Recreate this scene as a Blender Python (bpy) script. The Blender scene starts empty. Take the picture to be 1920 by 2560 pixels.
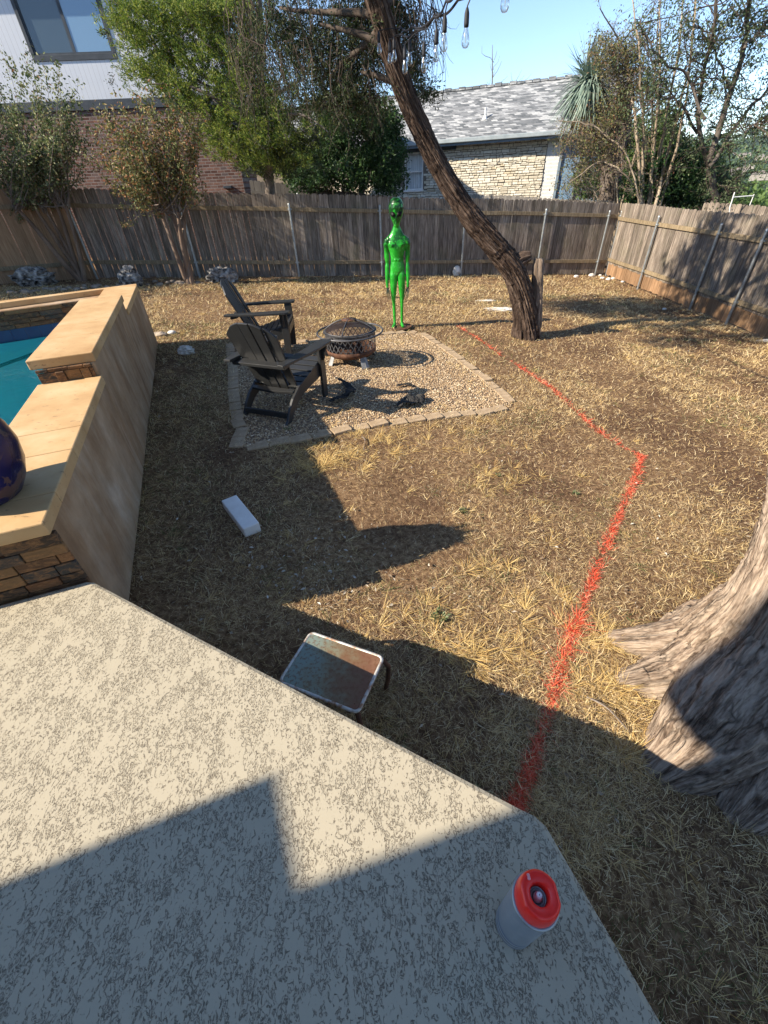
import bpy, math, random
import numpy as np
from mathutils import Matrix, Vector

random.seed(7)
RNG = np.random.default_rng(7)
R = math.radians
scene = bpy.context.scene
COL = scene.collection

# ------------------------------------------------------------------ camera
F_PX, PITCH, ROLL, CAMZ = 1046.7, R(38.36), R(-2.97), 2.0
cp, sp = math.cos(PITCH), math.sin(PITCH)
FW = np.array([0, cp, -sp]); U0 = np.array([0, sp, cp]); X0 = np.array([1.0, 0, 0])
XR = math.cos(ROLL) * X0 + math.sin(ROLL) * U0
UR = -math.sin(ROLL) * X0 + math.cos(ROLL) * U0
CAM = np.array([0, 0, CAMZ])
cd = bpy.data.cameras.new('camera')
cam = bpy.data.objects.new('camera', cd); COL.objects.link(cam)
cd.sensor_fit = 'VERTICAL'; cd.sensor_height = 36.0; cd.lens = 36.0 * F_PX / 2560.0
cd.clip_start = 0.02; cd.clip_end = 8000
m = Matrix.Identity(4)
for i in range(3):
    m[i][0] = XR[i]; m[i][1] = UR[i]; m[i][2] = -FW[i]; m[i][3] = CAM[i]
cam.matrix_world = m
scene.camera = cam

# ------------------------------------------------------------------ light
SUN_AZ, SUN_EL = 72.0, 33.0          # direction the light travels (from +Y towards +X), elevation
tv = Vector((math.sin(R(SUN_AZ)) * math.cos(R(SUN_EL)), math.cos(R(SUN_AZ)) * math.cos(R(SUN_EL)), -math.sin(R(SUN_EL))))
sd = bpy.data.lights.new('sun', 'SUN'); sd.energy = 5.0; sd.angle = R(0.45); sd.color = (1.0, 0.885, 0.72)
sun = bpy.data.objects.new('sun', sd); COL.objects.link(sun)
sun.rotation_mode = 'QUATERNION'; sun.rotation_quaternion = (-tv).to_track_quat('Z', 'Y')
w = bpy.data.worlds.new('World'); scene.world = w; w.use_nodes = True
nt = w.node_tree; bg = nt.nodes['Background']
sky = nt.nodes.new('ShaderNodeTexSky'); sky.sky_type = 'NISHITA'; sky.sun_disc = False
sky.sun_elevation = R(SUN_EL)
sx, sy = -tv.x, -tv.y
sky.sun_rotation = math.atan2(sx, sy)
sky.air_density = 1.0; sky.dust_density = 0.05; sky.ozone_density = 2.4; sky.altitude = 1800
nt.links.new(sky.outputs[0], bg.inputs[0]); bg.inputs[1].default_value = 0.12
scene.view_settings.view_transform = 'Standard'; scene.view_settings.look = 'None'
scene.view_settings.exposure = 1.12; scene.view_settings.gamma = 1
scene.cycles.max_bounces = 6; scene.cycles.transparent_max_bounces = 12
scene.cycles.volume_bounces = 0

# ------------------------------------------------------------------ survey helpers (real distances in metres)
def ray(x, y): return FW + XR * (x - 960) / F_PX - UR * (y - 1280) / F_PX
def G(x, y, z=0.0):
    d = ray(x, y); return CAM + d * ((z - CAMZ) / d[2])
def AY(x, y, Y):
    d = ray(x, y); return CAM + d * (Y / d[1])
def AC(x, y, c): return CAM + ray(x, y) * c
def HP(x, y, o, az, off=0.0):
    n = np.array([-math.cos(R(az)), math.sin(R(az))]); r = ray(x, y)
    return CAM + r * ((n @ np.array(o[:2]) + off) / (n @ r[:2]))

# ------------------------------------------------------------------ noise
def _h(i, j, k):
    n = (i * 374761393 + j * 668265263 + k * 2147483647 * 3 + 1274126177) & 0x7fffffff
    n = ((n ^ (n >> 13)) * 1274126177) & 0x7fffffff
    n = ((n ^ (n >> 15)) * 668265263) & 0x7fffffff
    return ((n ^ (n >> 16)) & 0xffff) / 65535.0
def vn(p):
    p = np.asarray(p, float); i = np.floor(p).astype(np.int64); f = p - i; f = f * f * (3 - 2 * f)
    r = 0
    for a in (0, 1):
        for b in (0, 1):
            for c in (0, 1):
                wgt = (f[..., 0] if a else 1 - f[..., 0]) * (f[..., 1] if b else 1 - f[..., 1]) * (f[..., 2] if c else 1 - f[..., 2])
                r = r + wgt * _h(i[..., 0] + a, i[..., 1] + b, i[..., 2] + c * 7 + 11)
    return r
def fbm(p, o=4, g=0.5):
    p = np.asarray(p, float); s = 0; a = 1; t = 0
    for k in range(o):
        s = s + a * vn(p * (2 ** k) + 17.3 * k); t += a; a *= g
    return s / t
def P3(x, y, z=0.0):
    x = np.asarray(x, float); y = np.asarray(y, float); return np.stack([x, y, np.zeros_like(x) + z], -1)
def sstep(a, b, x):
    t = np.clip((x - a) / (b - a), 0, 1); return t * t * (3 - 2 * t)

# ------------------------------------------------------------------ terrain height
_c = np.array([(-7, 12.5, .32), (-1.95, 13.07, 0), (.87, 13.8, -.18), (5, 14.2, -.48), (7.3, 14.8, -.62), (7.3, 8.3, -.64), (7.3, 12, -.64),
               (-3.2, 6.5, .38), (-2.3, 4, .28), (-1.35, 1.7, .14), (0, 1.2, .08), (1.5, .7, .02), (2, -2, 0), (-.3, 5.7, 0), (1, 4.5, -.04),
               (2.8, 7.7, -.21), (5, 4, -.42), (0, 8, -.03), (-9, 11, .42), (-5, 9, .36), (-1.2, 4.2, .02), (-1.3, 6.3, .02)])
def _q(x, y): return np.stack([np.ones_like(x), x, y, x * x, x * y, y * y], -1)
_k = np.linalg.lstsq(_q(_c[:, 0], _c[:, 1]), _c[:, 2], rcond=None)[0]
def TH(x, y):
    x = np.asarray(x, float); y = np.asarray(y, float)
    xc = np.clip(x, -10, 8.2); yc = np.clip(y, -4, 15.5)
    h = _q(xc, yc) @ _k
    h = h - 0.10 * np.clip(x - 8.2, 0, 12) - 26 * sstep(24, 170, x + 0.25 * y) - 0.02 * np.clip(y - 15.5, 0, 25)
    near = (np.abs(x) < 12) & (y < 18)
    h = h + np.where(near, (fbm(P3(x * 1.3, y * 1.3), 3) - .5) * .035, 0)
    return h
def TG(x, y):
    z = 0.0
    for _ in range(14):
        p = G(x, y, z); z = 0.5 * z + 0.5 * float(TH(p[0], p[1]))
    return np.array([p[0], p[1], z])

# ------------------------------------------------------------------ mesh builder
class MB:
    def __init__(s): s.b = []; s.n = 0; s.g = {}
    def add(s, V, Fc, A=None):
        V = np.asarray(V, float).reshape(-1, 3); Fc = np.asarray(Fc, np.int64)
        if A is not None: s.g[s.n] = A
        s.b.append((V, Fc + s.n)); s.n += len(V); return s
    def quads(s, V, Fc): return s.add(V, Fc)
    def box(s, c, size, rot=None):
        c = np.array(c, float); h = np.array(size, float) / 2
        V = np.array([[a, b, d] for a in (-1, 1) for b in (-1, 1) for d in (-1, 1)], float) * h
        if rot is not None: V = V @ np.array(rot).T
        return s.add(V + c, [[0, 1, 3, 2], [4, 6, 7, 5], [0, 4, 5, 1], [2, 3, 7, 6], [0, 2, 6, 4], [1, 5, 7, 3]])
    def beam(s, a, b, wd, ht, up=(0, 0, 1)):
        a = np.array(a, float); b = np.array(b, float); d = b - a; L = np.linalg.norm(d); d /= L
        u = np.array(up, float); x = np.cross(d, u); x /= np.linalg.norm(x); u = np.cross(x, d)
        return s.box((a + b) / 2, (wd, L, ht), np.stack([x, d, u], 1))
    def tube(s, pts, rad, n=8, cap=True):
        pts = np.array(pts, float); rad = np.broadcast_to(np.asarray(rad, float), (len(pts),))
        t = np.gradient(pts, axis=0); t /= np.linalg.norm(t, axis=1)[:, None] + 1e-9
        ref = np.array([0, 0, 1.0]) if abs(t[0][2]) < .9 else np.array([1.0, 0, 0])
        x = np.cross(t[0], ref); x /= np.linalg.norm(x); V = []
        a = np.arange(n) * 2 * math.pi / n
        for i in range(len(pts)):
            x = x - t[i] * (x @ t[i]); x /= np.linalg.norm(x) + 1e-9; y = np.cross(t[i], x)
            V.append(pts[i] + rad[i] * (np.cos(a)[:, None] * x + np.sin(a)[:, None] * y))
        k = len(pts); V = np.concatenate(V)
        j = np.arange(n); j2 = (j + 1) % n
        Fq = np.concatenate([np.stack([i * n + j, i * n + j2, (i + 1) * n + j2, (i + 1) * n + j], 1) for i in range(k - 1)])
        s.add(V, Fq)
        if cap:
            for base, ctr in ((0, pts[0]), ((k - 1) * n, pts[-1])):
                Vc = np.concatenate([V[base:base + n], [ctr]])
                s.add(Vc, np.stack([j, j2, np.full(n, n)], 1))
        return s
    def lathe(s, prof, n=32, c=(0, 0, 0), close=False):
        a = np.arange(n) * 2 * math.pi / n; c = np.array(c, float)
        V = np.concatenate([np.stack([r * np.cos(a), r * np.sin(a), np.full(n, z)], 1) for r, z in prof]) + c
        j = np.arange(n); j2 = (j + 1) % n; k = len(prof)
        rng = range(k if close else k - 1)
        Fq = np.concatenate([np.stack([i * n + j, i * n + j2, ((i + 1) % k) * n + j2, ((i + 1) % k) * n + j], 1) for i in rng])
        return s.add(V, Fq)
    def prism(s, poly, z0, z1):
        poly = np.array(poly, float); n = len(poly)
        zb = np.broadcast_to(z0, (n,)); zt = np.broadcast_to(z1, (n,))
        V = np.concatenate([np.c_[poly, zb], np.c_[poly, zt]])
        j = np.arange(n); j2 = (j + 1) % n
        s.add(V, np.stack([j, j2, n + j2, n + j], 1))
        s.b.append((np.zeros((0, 3)), [list(np.arange(n)[::-1] + s.n - 2 * n), list(np.arange(n) + s.n - n)]))
        return s
    def plank(s, outline, o, ax, ay, az, th):
        """extrude a 2-D outline (in ax, ay) by th along az"""
        o = np.array(o, float); ax, ay, az = [np.array(v, float) for v in (ax, ay, az)]
        n = len(outline); P = np.array([o + ax * u + ay * v for u, v in outline])
        V = np.concatenate([P - az * th / 2, P + az * th / 2]); j = np.arange(n); j2 = (j + 1) % n
        s.add(V, np.stack([j, j2, n + j2, n + j], 1))
        s.b.append((np.zeros((0, 3)), [list(np.arange(n)[::-1] + s.n - 2 * n), list(np.arange(n) + s.n - n)]))
        return s
    def mesh(s, name, off=(0, 0, 0), smooth=False):
        V = np.concatenate([b[0] for b in s.b]) - np.array(off, float)
        lv = []; lt = []
        for _, Fc in s.b:
            if isinstance(Fc, list):
                for f in Fc: lv.append(np.array(f, np.int64)); lt.append(np.array([len(f)]))
            elif len(Fc): lv.append(Fc.ravel()); lt.append(np.full(len(Fc), Fc.shape[1]))
        lv = np.concatenate(lv).astype(np.int32); lt = np.concatenate(lt).astype(np.int32)
        me = bpy.data.meshes.new(name); me.vertices.add(len(V)); me.loops.add(len(lv)); me.polygons.add(len(lt))
        me.vertices.foreach_set('co', V.astype(np.float32).ravel()); me.loops.foreach_set('vertex_index', lv)
        ls = np.concatenate([[0], np.cumsum(lt)[:-1]]).astype(np.int32)
        me.polygons.foreach_set('loop_start', ls); me.polygons.foreach_set('loop_total', lt)
        me.polygons.foreach_set('use_smooth', np.full(len(lt), bool(smooth)))
        me.update(calc_edges=True)
        if s.g:
            A = np.zeros((len(V), 3), np.float32)
            for k, a in s.g.items(): A[k:k + len(a)] = a
            at_ = me.attributes.new('grain', 'FLOAT_VECTOR', 'POINT'); at_.data.foreach_set('vector', A.ravel())
        me.validate()
        return me

def tag(o, label=None, cat=None, group=None, kind=None):
    if label: o['label'] = label
    if cat: o['category'] = cat
    if group: o['group'] = group
    if kind: o['kind'] = kind
    return o
def thing(name, label, cat, loc=(0, 0, 0), rz=0.0, group=None):
    o = bpy.data.objects.new(name, None); COL.objects.link(o); o.empty_display_size = .1
    o.location = [float(v) for v in loc]; o.rotation_euler = (0, 0, rz); return tag(o, label, cat, group)
def part(name, mb, mat, parent=None, smooth=False, bevel=0.0, local=False, seg=2, label=None):
    off = (0, 0, 0)
    if parent is not None and not local: off = origin(parent)
    me = mb.mesh(name, off, smooth); me.materials.append(mat)
    o = bpy.data.objects.new(name, me); COL.objects.link(o)
    if parent is not None: o.parent = parent
    if bevel:
        b = o.modifiers.new('bevel', 'BEVEL'); b.width = bevel; b.segments = seg; b.limit_method = 'ANGLE'; b.angle_limit = R(35)
    if label: o['label'] = label
    return o
def origin(o):
    v = Vector(o.location)
    while o.parent: o = o.parent; v = v + o.location
    return np.array(v)
def solo(name, mb, mat, label, cat, loc=(0, 0, 0), smooth=False, bevel=0.0, group=None, kind=None, seg=2):
    me = mb.mesh(name, loc, smooth); me.materials.append(mat)
    o = bpy.data.objects.new(name, me); COL.objects.link(o); o.location = [float(v) for v in loc]
    if bevel:
        b = o.modifiers.new('bevel', 'BEVEL'); b.width = bevel; b.segments = seg; b.limit_method = 'ANGLE'; b.angle_limit = R(35)
    return tag(o, label, cat, group, kind)
def struct(name, mb, mat, smooth=False, bevel=0.0, kind='structure', label=None, cat=None):
    return solo(name, mb, mat, label, cat, (0, 0, 0), smooth, bevel, None, kind)
def copy_thing(root, loc, rz, label, group=None):
    r = root.copy(); COL.objects.link(r); r.location = [float(v) for v in loc]; r.rotation_euler = (0, 0, rz); r['label'] = label
    if group: r['group'] = group
    for ch in list(root.children):
        c = ch.copy(); COL.objects.link(c); c.parent = r
        for g in list(ch.children):
            d = g.copy(); COL.objects.link(d); d.parent = c
    return r

# ------------------------------------------------------------------ materials
class NM:
    def __init__(s, name, rough=.8, metal=0.0, spec=.3):
        s.m = bpy.data.materials.new(name); s.m.use_nodes = True; s.t = s.m.node_tree; s.p = s.t.nodes['Principled BSDF']
        s.p.inputs['Roughness'].default_value = rough; s.p.inputs['Metallic'].default_value = metal
        s.p.inputs['Specular IOR Level'].default_value = spec
        s.tc = s.t.nodes.new('ShaderNodeTexCoord')
    def n(s, ty, **k):
        x = s.t.nodes.new('ShaderNode' + ty)
        for a, b in k.items():
            if a in x.inputs: s.set(x, a, b)
            else: setattr(x, a, b)
        return x
    def set(s, x, a, b):
        if isinstance(b, bpy.types.NodeSocket): s.t.links.new(b, x.inputs[a])
        else: x.inputs[a].default_value = b
    def L(s, a, b): s.t.links.new(a, b)
    def coord(s, scale=(1, 1, 1), rot=(0, 0, 0), kind='Object'):
        mp = s.t.nodes.new('ShaderNodeMapping'); s.L(s.tc.outputs[kind], mp.inputs[0])
        mp.inputs['Scale'].default_value = scale; mp.inputs['Rotation'].default_value = rot; return mp.outputs[0]
    def noise(s, scale, detail=5, vec=None, rough=.55, dist=0.0):
        x = s.t.nodes.new('ShaderNodeTexNoise'); x.inputs['Scale'].default_value = scale; x.inputs['Detail'].default_value = detail
        x.inputs['Roughness'].default_value = rough; x.inputs['Distortion'].default_value = dist
        s.L(vec if vec else s.tc.outputs['Object'], x.inputs['Vector']); return x.outputs[0]
    def ramp(s, fac, stops, interp='LINEAR'):
        x = s.t.nodes.new('ShaderNodeValToRGB'); x.color_ramp.interpolation = interp; e = x.color_ramp.elements
        while len(e) < len(stops): e.new(.5)
        for i, (p, c) in enumerate(stops):
            e[i].position = p; e[i].color = (c, c, c, 1) if isinstance(c, (int, float)) else (*c, 1)
        s.L(fac, x.inputs[0]); return x.outputs[0]
    def mix(s, fac, a, b, mode='MIX'):
        x = s.t.nodes.new('ShaderNodeMix'); x.data_type = 'RGBA'; x.blend_type = mode
        for i, v in ((0, fac), (6, a), (7, b)):
            if isinstance(v, bpy.types.NodeSocket): s.L(v, x.inputs[i])
            elif i == 0: x.inputs[0].default_value = v
            else: x.inputs[i].default_value = (*v, 1) if not isinstance(v, (int, float)) else (v, v, v, 1)
        return x.outputs[2]
    def math(s, op, a, b=0.0):
        x = s.t.nodes.new('ShaderNodeMath'); x.operation = op
        for i, v in ((0, a), (1, b)):
            if isinstance(v, bpy.types.NodeSocket): s.L(v, x.inputs[i])
            else: x.inputs[i].default_value = v
        return x.outputs[0]
    def island(s): return s.t.nodes.new('ShaderNodeNewGeometry').outputs['Random Per Island']
    def bump(s, h, strength=.5, dist=.01):
        x = s.t.nodes.new('ShaderNodeBump'); x.inputs['Strength'].default_value = strength; x.inputs['Distance'].default_value = dist
        s.L(h, x.inputs['Height']); s.L(x.outputs[0], s.p.inputs['Normal']); return x
    def col(s, c):
        if isinstance(c, bpy.types.NodeSocket): s.L(c, s.p.inputs['Base Color'])
        else: s.p.inputs['Base Color'].default_value = (*c, 1)
        return s.m
def simple(name, stops, scale=8, rough=.8, metal=0.0, stretch=(1, 1, 1), bump=.2, bd=.005, bscale=None, isl=0.0, spec=.3, detail=6):
    N = NM(name, rough, metal, spec); v = N.coord(stretch); f = N.noise(scale, detail, v)
    c = N.ramp(f, stops)
    if isl:
        hs = N.t.nodes.new('ShaderNodeHueSaturation'); N.L(c, hs.inputs['Color'])
        N.L(N.math('ADD', N.math('MULTIPLY', N.island(), isl), 1 - isl / 2), hs.inputs['Value']); c = hs.outputs[0]
    if bump: N.bump(N.noise(bscale or scale * 3, 6, v), bump, bd)
    return N.col(c)
def leafmat(name, stops, rough=.55, trans=.25, spec=.3):
    N = NM(name, rough, 0, spec); c = N.ramp(N.island(), stops)
    tb = N.t.nodes.new('ShaderNodeBsdfTranslucent'); N.L(c, tb.inputs[0]); N.L(c, N.p.inputs['Base Color'])
    mx = N.t.nodes.new('ShaderNodeMixShader'); mx.inputs[0].default_value = trans
    N.L(N.p.outputs[0], mx.inputs[1]); N.L(tb.outputs[0], mx.inputs[2])
    N.L(mx.outputs[0], N.t.nodes['Material Output'].inputs[0]); return N.m

# --- ground
N = NM('dry_ground', .95, 0, .1)
a = N.noise(1.1, 5); b = N.noise(26, 8, None, .7); c = N.noise(140, 4, N.coord((1, 1, .2)), .7)
col = N.ramp(b, [(.3, (.075, .042, .022)), (.48, (.20, .12, .064)), (.62, (.38, .255, .14)), (.8, (.55, .40, .24))])
soil = N.ramp(b, [(.3, (.06, .034, .02)), (.6, (.17, .10, .058)), (.8, (.30, .20, .12))])
col = N.mix(N.ramp(a, [(.42, 0.0), (.62, 1.0)]), col, soil)
far = N.mix(N.noise(.02, 6), (.05, .085, .03), (.10, .12, .06))
sp_ = N.t.nodes.new('ShaderNodeSeparateXYZ'); N.L(N.tc.outputs['Object'], sp_.inputs[0])
col = N.mix(N.ramp(N.math('MULTIPLY', sp_.outputs[0], .02), [(.5, 0.0), (.9, 1.0)]), col, far)
N.bump(N.math('ADD', b, N.math('MULTIPLY', c, .6)), .7, .03); M_ground = N.col(col)

# --- patio texture coat
def patio_mat(name, base, crev, lo=.43, hi=.56):
    N = NM(name, .85, 0, .2)
    warp = N.noise(4.5, 3, None, .5)
    fine = N.noise(115, 6, N.coord((1, .62, 1), (0, 0, R(20))), .62, .9)
    mid = N.noise(17, 4, N.coord((1, .6, 1), (0, 0, R(20))), .5)
    h = N.math('ADD', fine, N.math('MULTIPLY', mid, .55))
    edge = N.ramp(N.math('MULTIPLY', h, .62), [(lo, 0.0), (lo + .035, 1.0)])
    # thin crevices at the rim of the trowelled plateaus
    d = N.math('ABSOLUTE', N.math('SUBTRACT', N.math('MULTIPLY', h, .62), lo + .01))
    rim = N.ramp(d, [(0.0, 1.0), (.012, .8), (.024, 0.0)])
    c = N.mix(N.noise(2.2, 5), base, tuple(v * .88 for v in base))
    c = N.mix(N.math('MULTIPLY', rim, .9), c, crev)
    c = N.mix(N.math('MULTIPLY', N.ramp(N.noise(240, 2), [(.6, 0.0), (.75, 1.0)]), .25), c, tuple(v * .7 for v in base))
    N.bump(N.math('ADD', edge, N.math('MULTIPLY', N.noise(300, 2), .08)), .8, .0025)
    return N.col(c)
M_patio = patio_mat('patio_texture_coat', (.45, .40, .30), (.14, .115, .085))

# --- travertine coping
N = NM('travertine', .7, 0, .3)
v = N.coord((1, 1, 1), (0, 0, R(20)))
big = N.noise(3, 6, v, .6)
c = N.ramp(big, [(.25, (.40, .235, .10)), (.5, (.52, .34, .165)), (.75, (.62, .45, .26))])
pit = N.ramp(N.noise(38, 4, N.coord((.35, 1, 1), (0, 0, R(-20))), .65), [(.33, 1.0), (.38, 0.0)])
c = N.mix(N.math('MULTIPLY', pit, .7), c, (.23, .15, .08))
N.bump(N.math('SUBTRACT', N.noise(60, 4), pit), .35, .002); M_trav = N.col(c)
# --- wall render with diagonal wash streaks
N = NM('sand_render', .9, 0, .15)
st = N.noise(3.0, 6, N.coord((1.0, 1.0, .30), (0, R(-14), 0)), .66, .5)
st2 = N.noise(11, 4, N.coord((1.0, 1.0, .10), (0, R(-9), 0)), .6)
c = N.ramp(N.math('ADD', N.math('MULTIPLY', st, .6), N.math('MULTIPLY', N.noise(2.0, 5), .4)), [(.3, (.22, .13, .072)), (.45, (.33, .21, .12)), (.55, (.42, .295, .185)), (.64, (.52, .41, .30)), (.8, (.36, .245, .15))])
c = N.mix(N.math('MULTIPLY', N.ramp(st2, [(.5, 0.0), (.7, 1.0)]), .16), c, (.60, .53, .44)); c = N.mix(.45, c, N.ramp(N.noise(5, 8, None, .7), [(.3, .35), (.65, 1.0)]), 'MULTIPLY')
N.bump(N.noise(55, 6), .35, .004); M_render = N.col(c)
# --- slate veneer
N = NM('split_slate', .75, 0, .3)
c = N.ramp(N.island(), [(0, (.055, .038, .026)), (.2, (.11, .06, .032)), (.4, (.16, .075, .035)), (.55, (.05, .047, .042)), (.7, (.19, .11, .05)), (.85, (.07, .068, .06)), (1, (.22, .15, .08))], 'CONSTANT')
c = N.mix(N.ramp(N.noise(17, 7, N.coord((1, 1, 2.2)), .7, .8), [(.46, 0.0), (.66, .8)]), c, (.33, .17, .07))
N.bump(N.noise(30, 6, N.coord((1, 1, 3))), .7, .01); M_slate = N.col(c)
M_mortar = simple('grey_mortar', [(.3, (.12, .10, .08)), (.7, (.2, .17, .14))], 30, .95)
# --- blue waterline tile, pool plaster, water
N = NM('blue_tile', .25, 0, .5)
c = N.ramp(N.island(), [(0, (.02, .07, .17)), (1, (.04, .13, .28))]); c = N.mix(N.noise(12, 4), c, (.03, .05, .12)); M_tile = N.col(c)
M_plaster = simple('pool_plaster', [(.3, (.32, .88, .86)), (.7, (.45, .95, .94))], 2, .6, bump=0)
N = NM('pool_water', .03, 0, .5)
bp = N.bump(N.noise(5, 3, N.coord((1, 1.6, 1)), .5, .6), .3, .02)
trn = N.t.nodes.new('ShaderNodeBsdfTransparent'); trn.inputs[0].default_value = (.42, .93, .95, 1); gls = N.t.nodes.new('ShaderNodeBsdfGlossy'); gls.inputs['Roughness'].default_value = .03
frs = N.t.nodes.new('ShaderNodeFresnel'); frs.inputs[0].default_value = 1.33; mxw = N.t.nodes.new('ShaderNodeMixShader')
N.L(bp.outputs[0], gls.inputs['Normal']); N.L(bp.outputs[0], frs.inputs['Normal']); N.L(frs.outputs[0], mxw.inputs[0]); N.L(trn.outputs[0], mxw.inputs[1]); N.L(gls.outputs[0], mxw.inputs[2])
N.L(mxw.outputs[0], N.t.nodes['Material Output'].inputs[0]); M_water = N.m
# --- woods
def woodmat(name, stops, isl=.5, green=0.0, zlow=None):
    N = NM(name, .85, 0, .2)
    g = N.noise(3.2, 7, N.coord((14, 14, 1.0)), .65); c = N.ramp(g, stops)
    if zlow:
        sp2 = N.t.nodes.new('ShaderNodeSeparateXYZ'); N.L(N.tc.outputs['Object'], sp2.inputs[0])
    hs = N.t.nodes.new('ShaderNodeHueSaturation'); N.L(c, hs.inputs['Color'])
    N.L(N.math('ADD', N.math('MULTIPLY', N.island(), isl), 1 - isl / 2), hs.inputs['Value']); c = hs.outputs[0]
    if green: c = N.mix(N.ramp(N.noise(2.2, 5), [(.5, 0.0), (.72, green)]), c, (.10, .12, .05))
    knots = N.ramp(N.noise(7, 2, N.coord((1, 1, .7))), [(.16, 1.0), (.22, 0.0)])
    c = N.mix(knots, c, (.06, .04, .03))
    N.bump(g, .5, .004); return N.col(c)
M_fence = woodmat('weathered_picket', [(.25, (.048, .038, .030)), (.45, (.145, .118, .096)), (.62, (.27, .228, .188)), (.8, (.42, .365, .31))], .7, .2)
M_fence_n = woodmat('newer_picket', [(.25, (.19, .115, .065)), (.5, (.30, .19, .11)), (.8, (.42, .29, .18))], .35)
M_fence_d = woodmat('dark_stained_picket', [(.25, (.03, .028, .026)), (.6, (.06, .055, .05)), (.8, (.10, .095, .085))], .5)
M_fence_g = woodmat('grey_picket', [(.25, (.16, .14, .12)), (.5, (.30, .27, .235)), (.8, (.45, .42, .37))], .4)
M_kick = woodmat('cedar_base_board', [(.25, (.13, .075, .042)), (.5, (.24, .145, .08)), (.8, (.38, .25, .15))], .5)
M_rail = woodmat('weathered_rail', [(.25, (.10, .075, .048)), (.5, (.22, .17, .105)), (.8, (.38, .30, .20))], .3)
M_galv = simple('galvanised_steel', [(.3, (.27, .29, .30)), (.7, (.42, .45, .46))], 12, .45, .75, bump=.1)
# --- bark
def barkmat(name, stops, sc=5.0, st=.12, bd=.02, spec=.15, low=None):
    N = NM(name, .92, 0, spec); at_ = N.t.nodes.new('ShaderNodeAttribute'); at_.attribute_name = 'grain'
    def gv(z):
        mp = N.t.nodes.new('ShaderNodeMapping'); N.L(at_.outputs['Vector'], mp.inputs[0]); mp.inputs['Scale'].default_value = (1, 1, z); return mp.outputs[0]
    f = N.noise(sc * 5, 7, gv(st * .8), .65, .5); f2 = N.noise(sc * 1.2, 4, gv(st * 2))
    fh = N.noise(sc * 17, 4, gv(st * 1.3), .6, .3)
    mix_ = N.math('ADD', N.math('ADD', N.math('MULTIPLY', f, .55), N.math('MULTIPLY', f2, .17)), N.math('MULTIPLY', fh, .28))
    wv_ = N.t.nodes.new('ShaderNodeVectorMath'); wv_.operation = 'ADD'; nzv = N.t.nodes.new('ShaderNodeTexNoise'); nzv.inputs['Scale'].default_value = sc * 1.1; nzv.inputs['Detail'].default_value = 4; N.L(gv(st * 3), nzv.inputs['Vector'])
    sc_ = N.t.nodes.new('ShaderNodeVectorMath'); sc_.operation = 'SCALE'; sc_.inputs['Scale'].default_value = .10; N.L(nzv.outputs['Color'], sc_.inputs[0]); N.L(gv(st), wv_.inputs[0]); N.L(sc_.outputs[0], wv_.inputs[1])
    vo = N.t.nodes.new('ShaderNodeTexVoronoi'); vo.feature = 'DISTANCE_TO_EDGE'; vo.inputs['Scale'].default_value = sc * 3.6; N.L(wv_.outputs[0], vo.inputs['Vector'])
    crack = N.math('MULTIPLY', N.ramp(vo.outputs['Distance'], [(.0, 1.0), (.07, .6), (.20, 0.0)]), N.ramp(N.noise(sc * 1.7, 3, gv(st * 3)), [(.38, .15), (.62, 1.0)]))
    c = N.mix(N.math('MULTIPLY', crack, .7), N.ramp(mix_, stops), tuple(v * .5 for v in stops[0][1]))
    N.bump(N.math('SUBTRACT', mix_, N.math('MULTIPLY', crack, .5)), .9, bd); return N.col(c)
M_bark = barkmat('cedar_bark', [(.36, (.014, .009, .007)), (.47, (.05, .033, .025)), (.56, (.13, .092, .07)), (.68, (.34, .265, .21))], 8, .07, .02)
M_twig = simple('twig_bark', [(.3, (.10, .08, .065)), (.7, (.24, .20, .17))], 9, .9)
M_oakbark = simple('oak_bark', [(.3, (.05, .04, .033)), (.7, (.16, .135, .115))], 9, .9, stretch=(1, 1, .4), bump=.5)
M_twigd = simple('dark_twig_bark', [(.3, (.035, .026, .02)), (.7, (.13, .10, .08))], 9, .9)
M_twigp = simple('pale_stem_bark', [(.3, (.26, .20, .14)), (.7, (.52, .43, .32))], 5, .85, stretch=(1, 1, .3))
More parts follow.
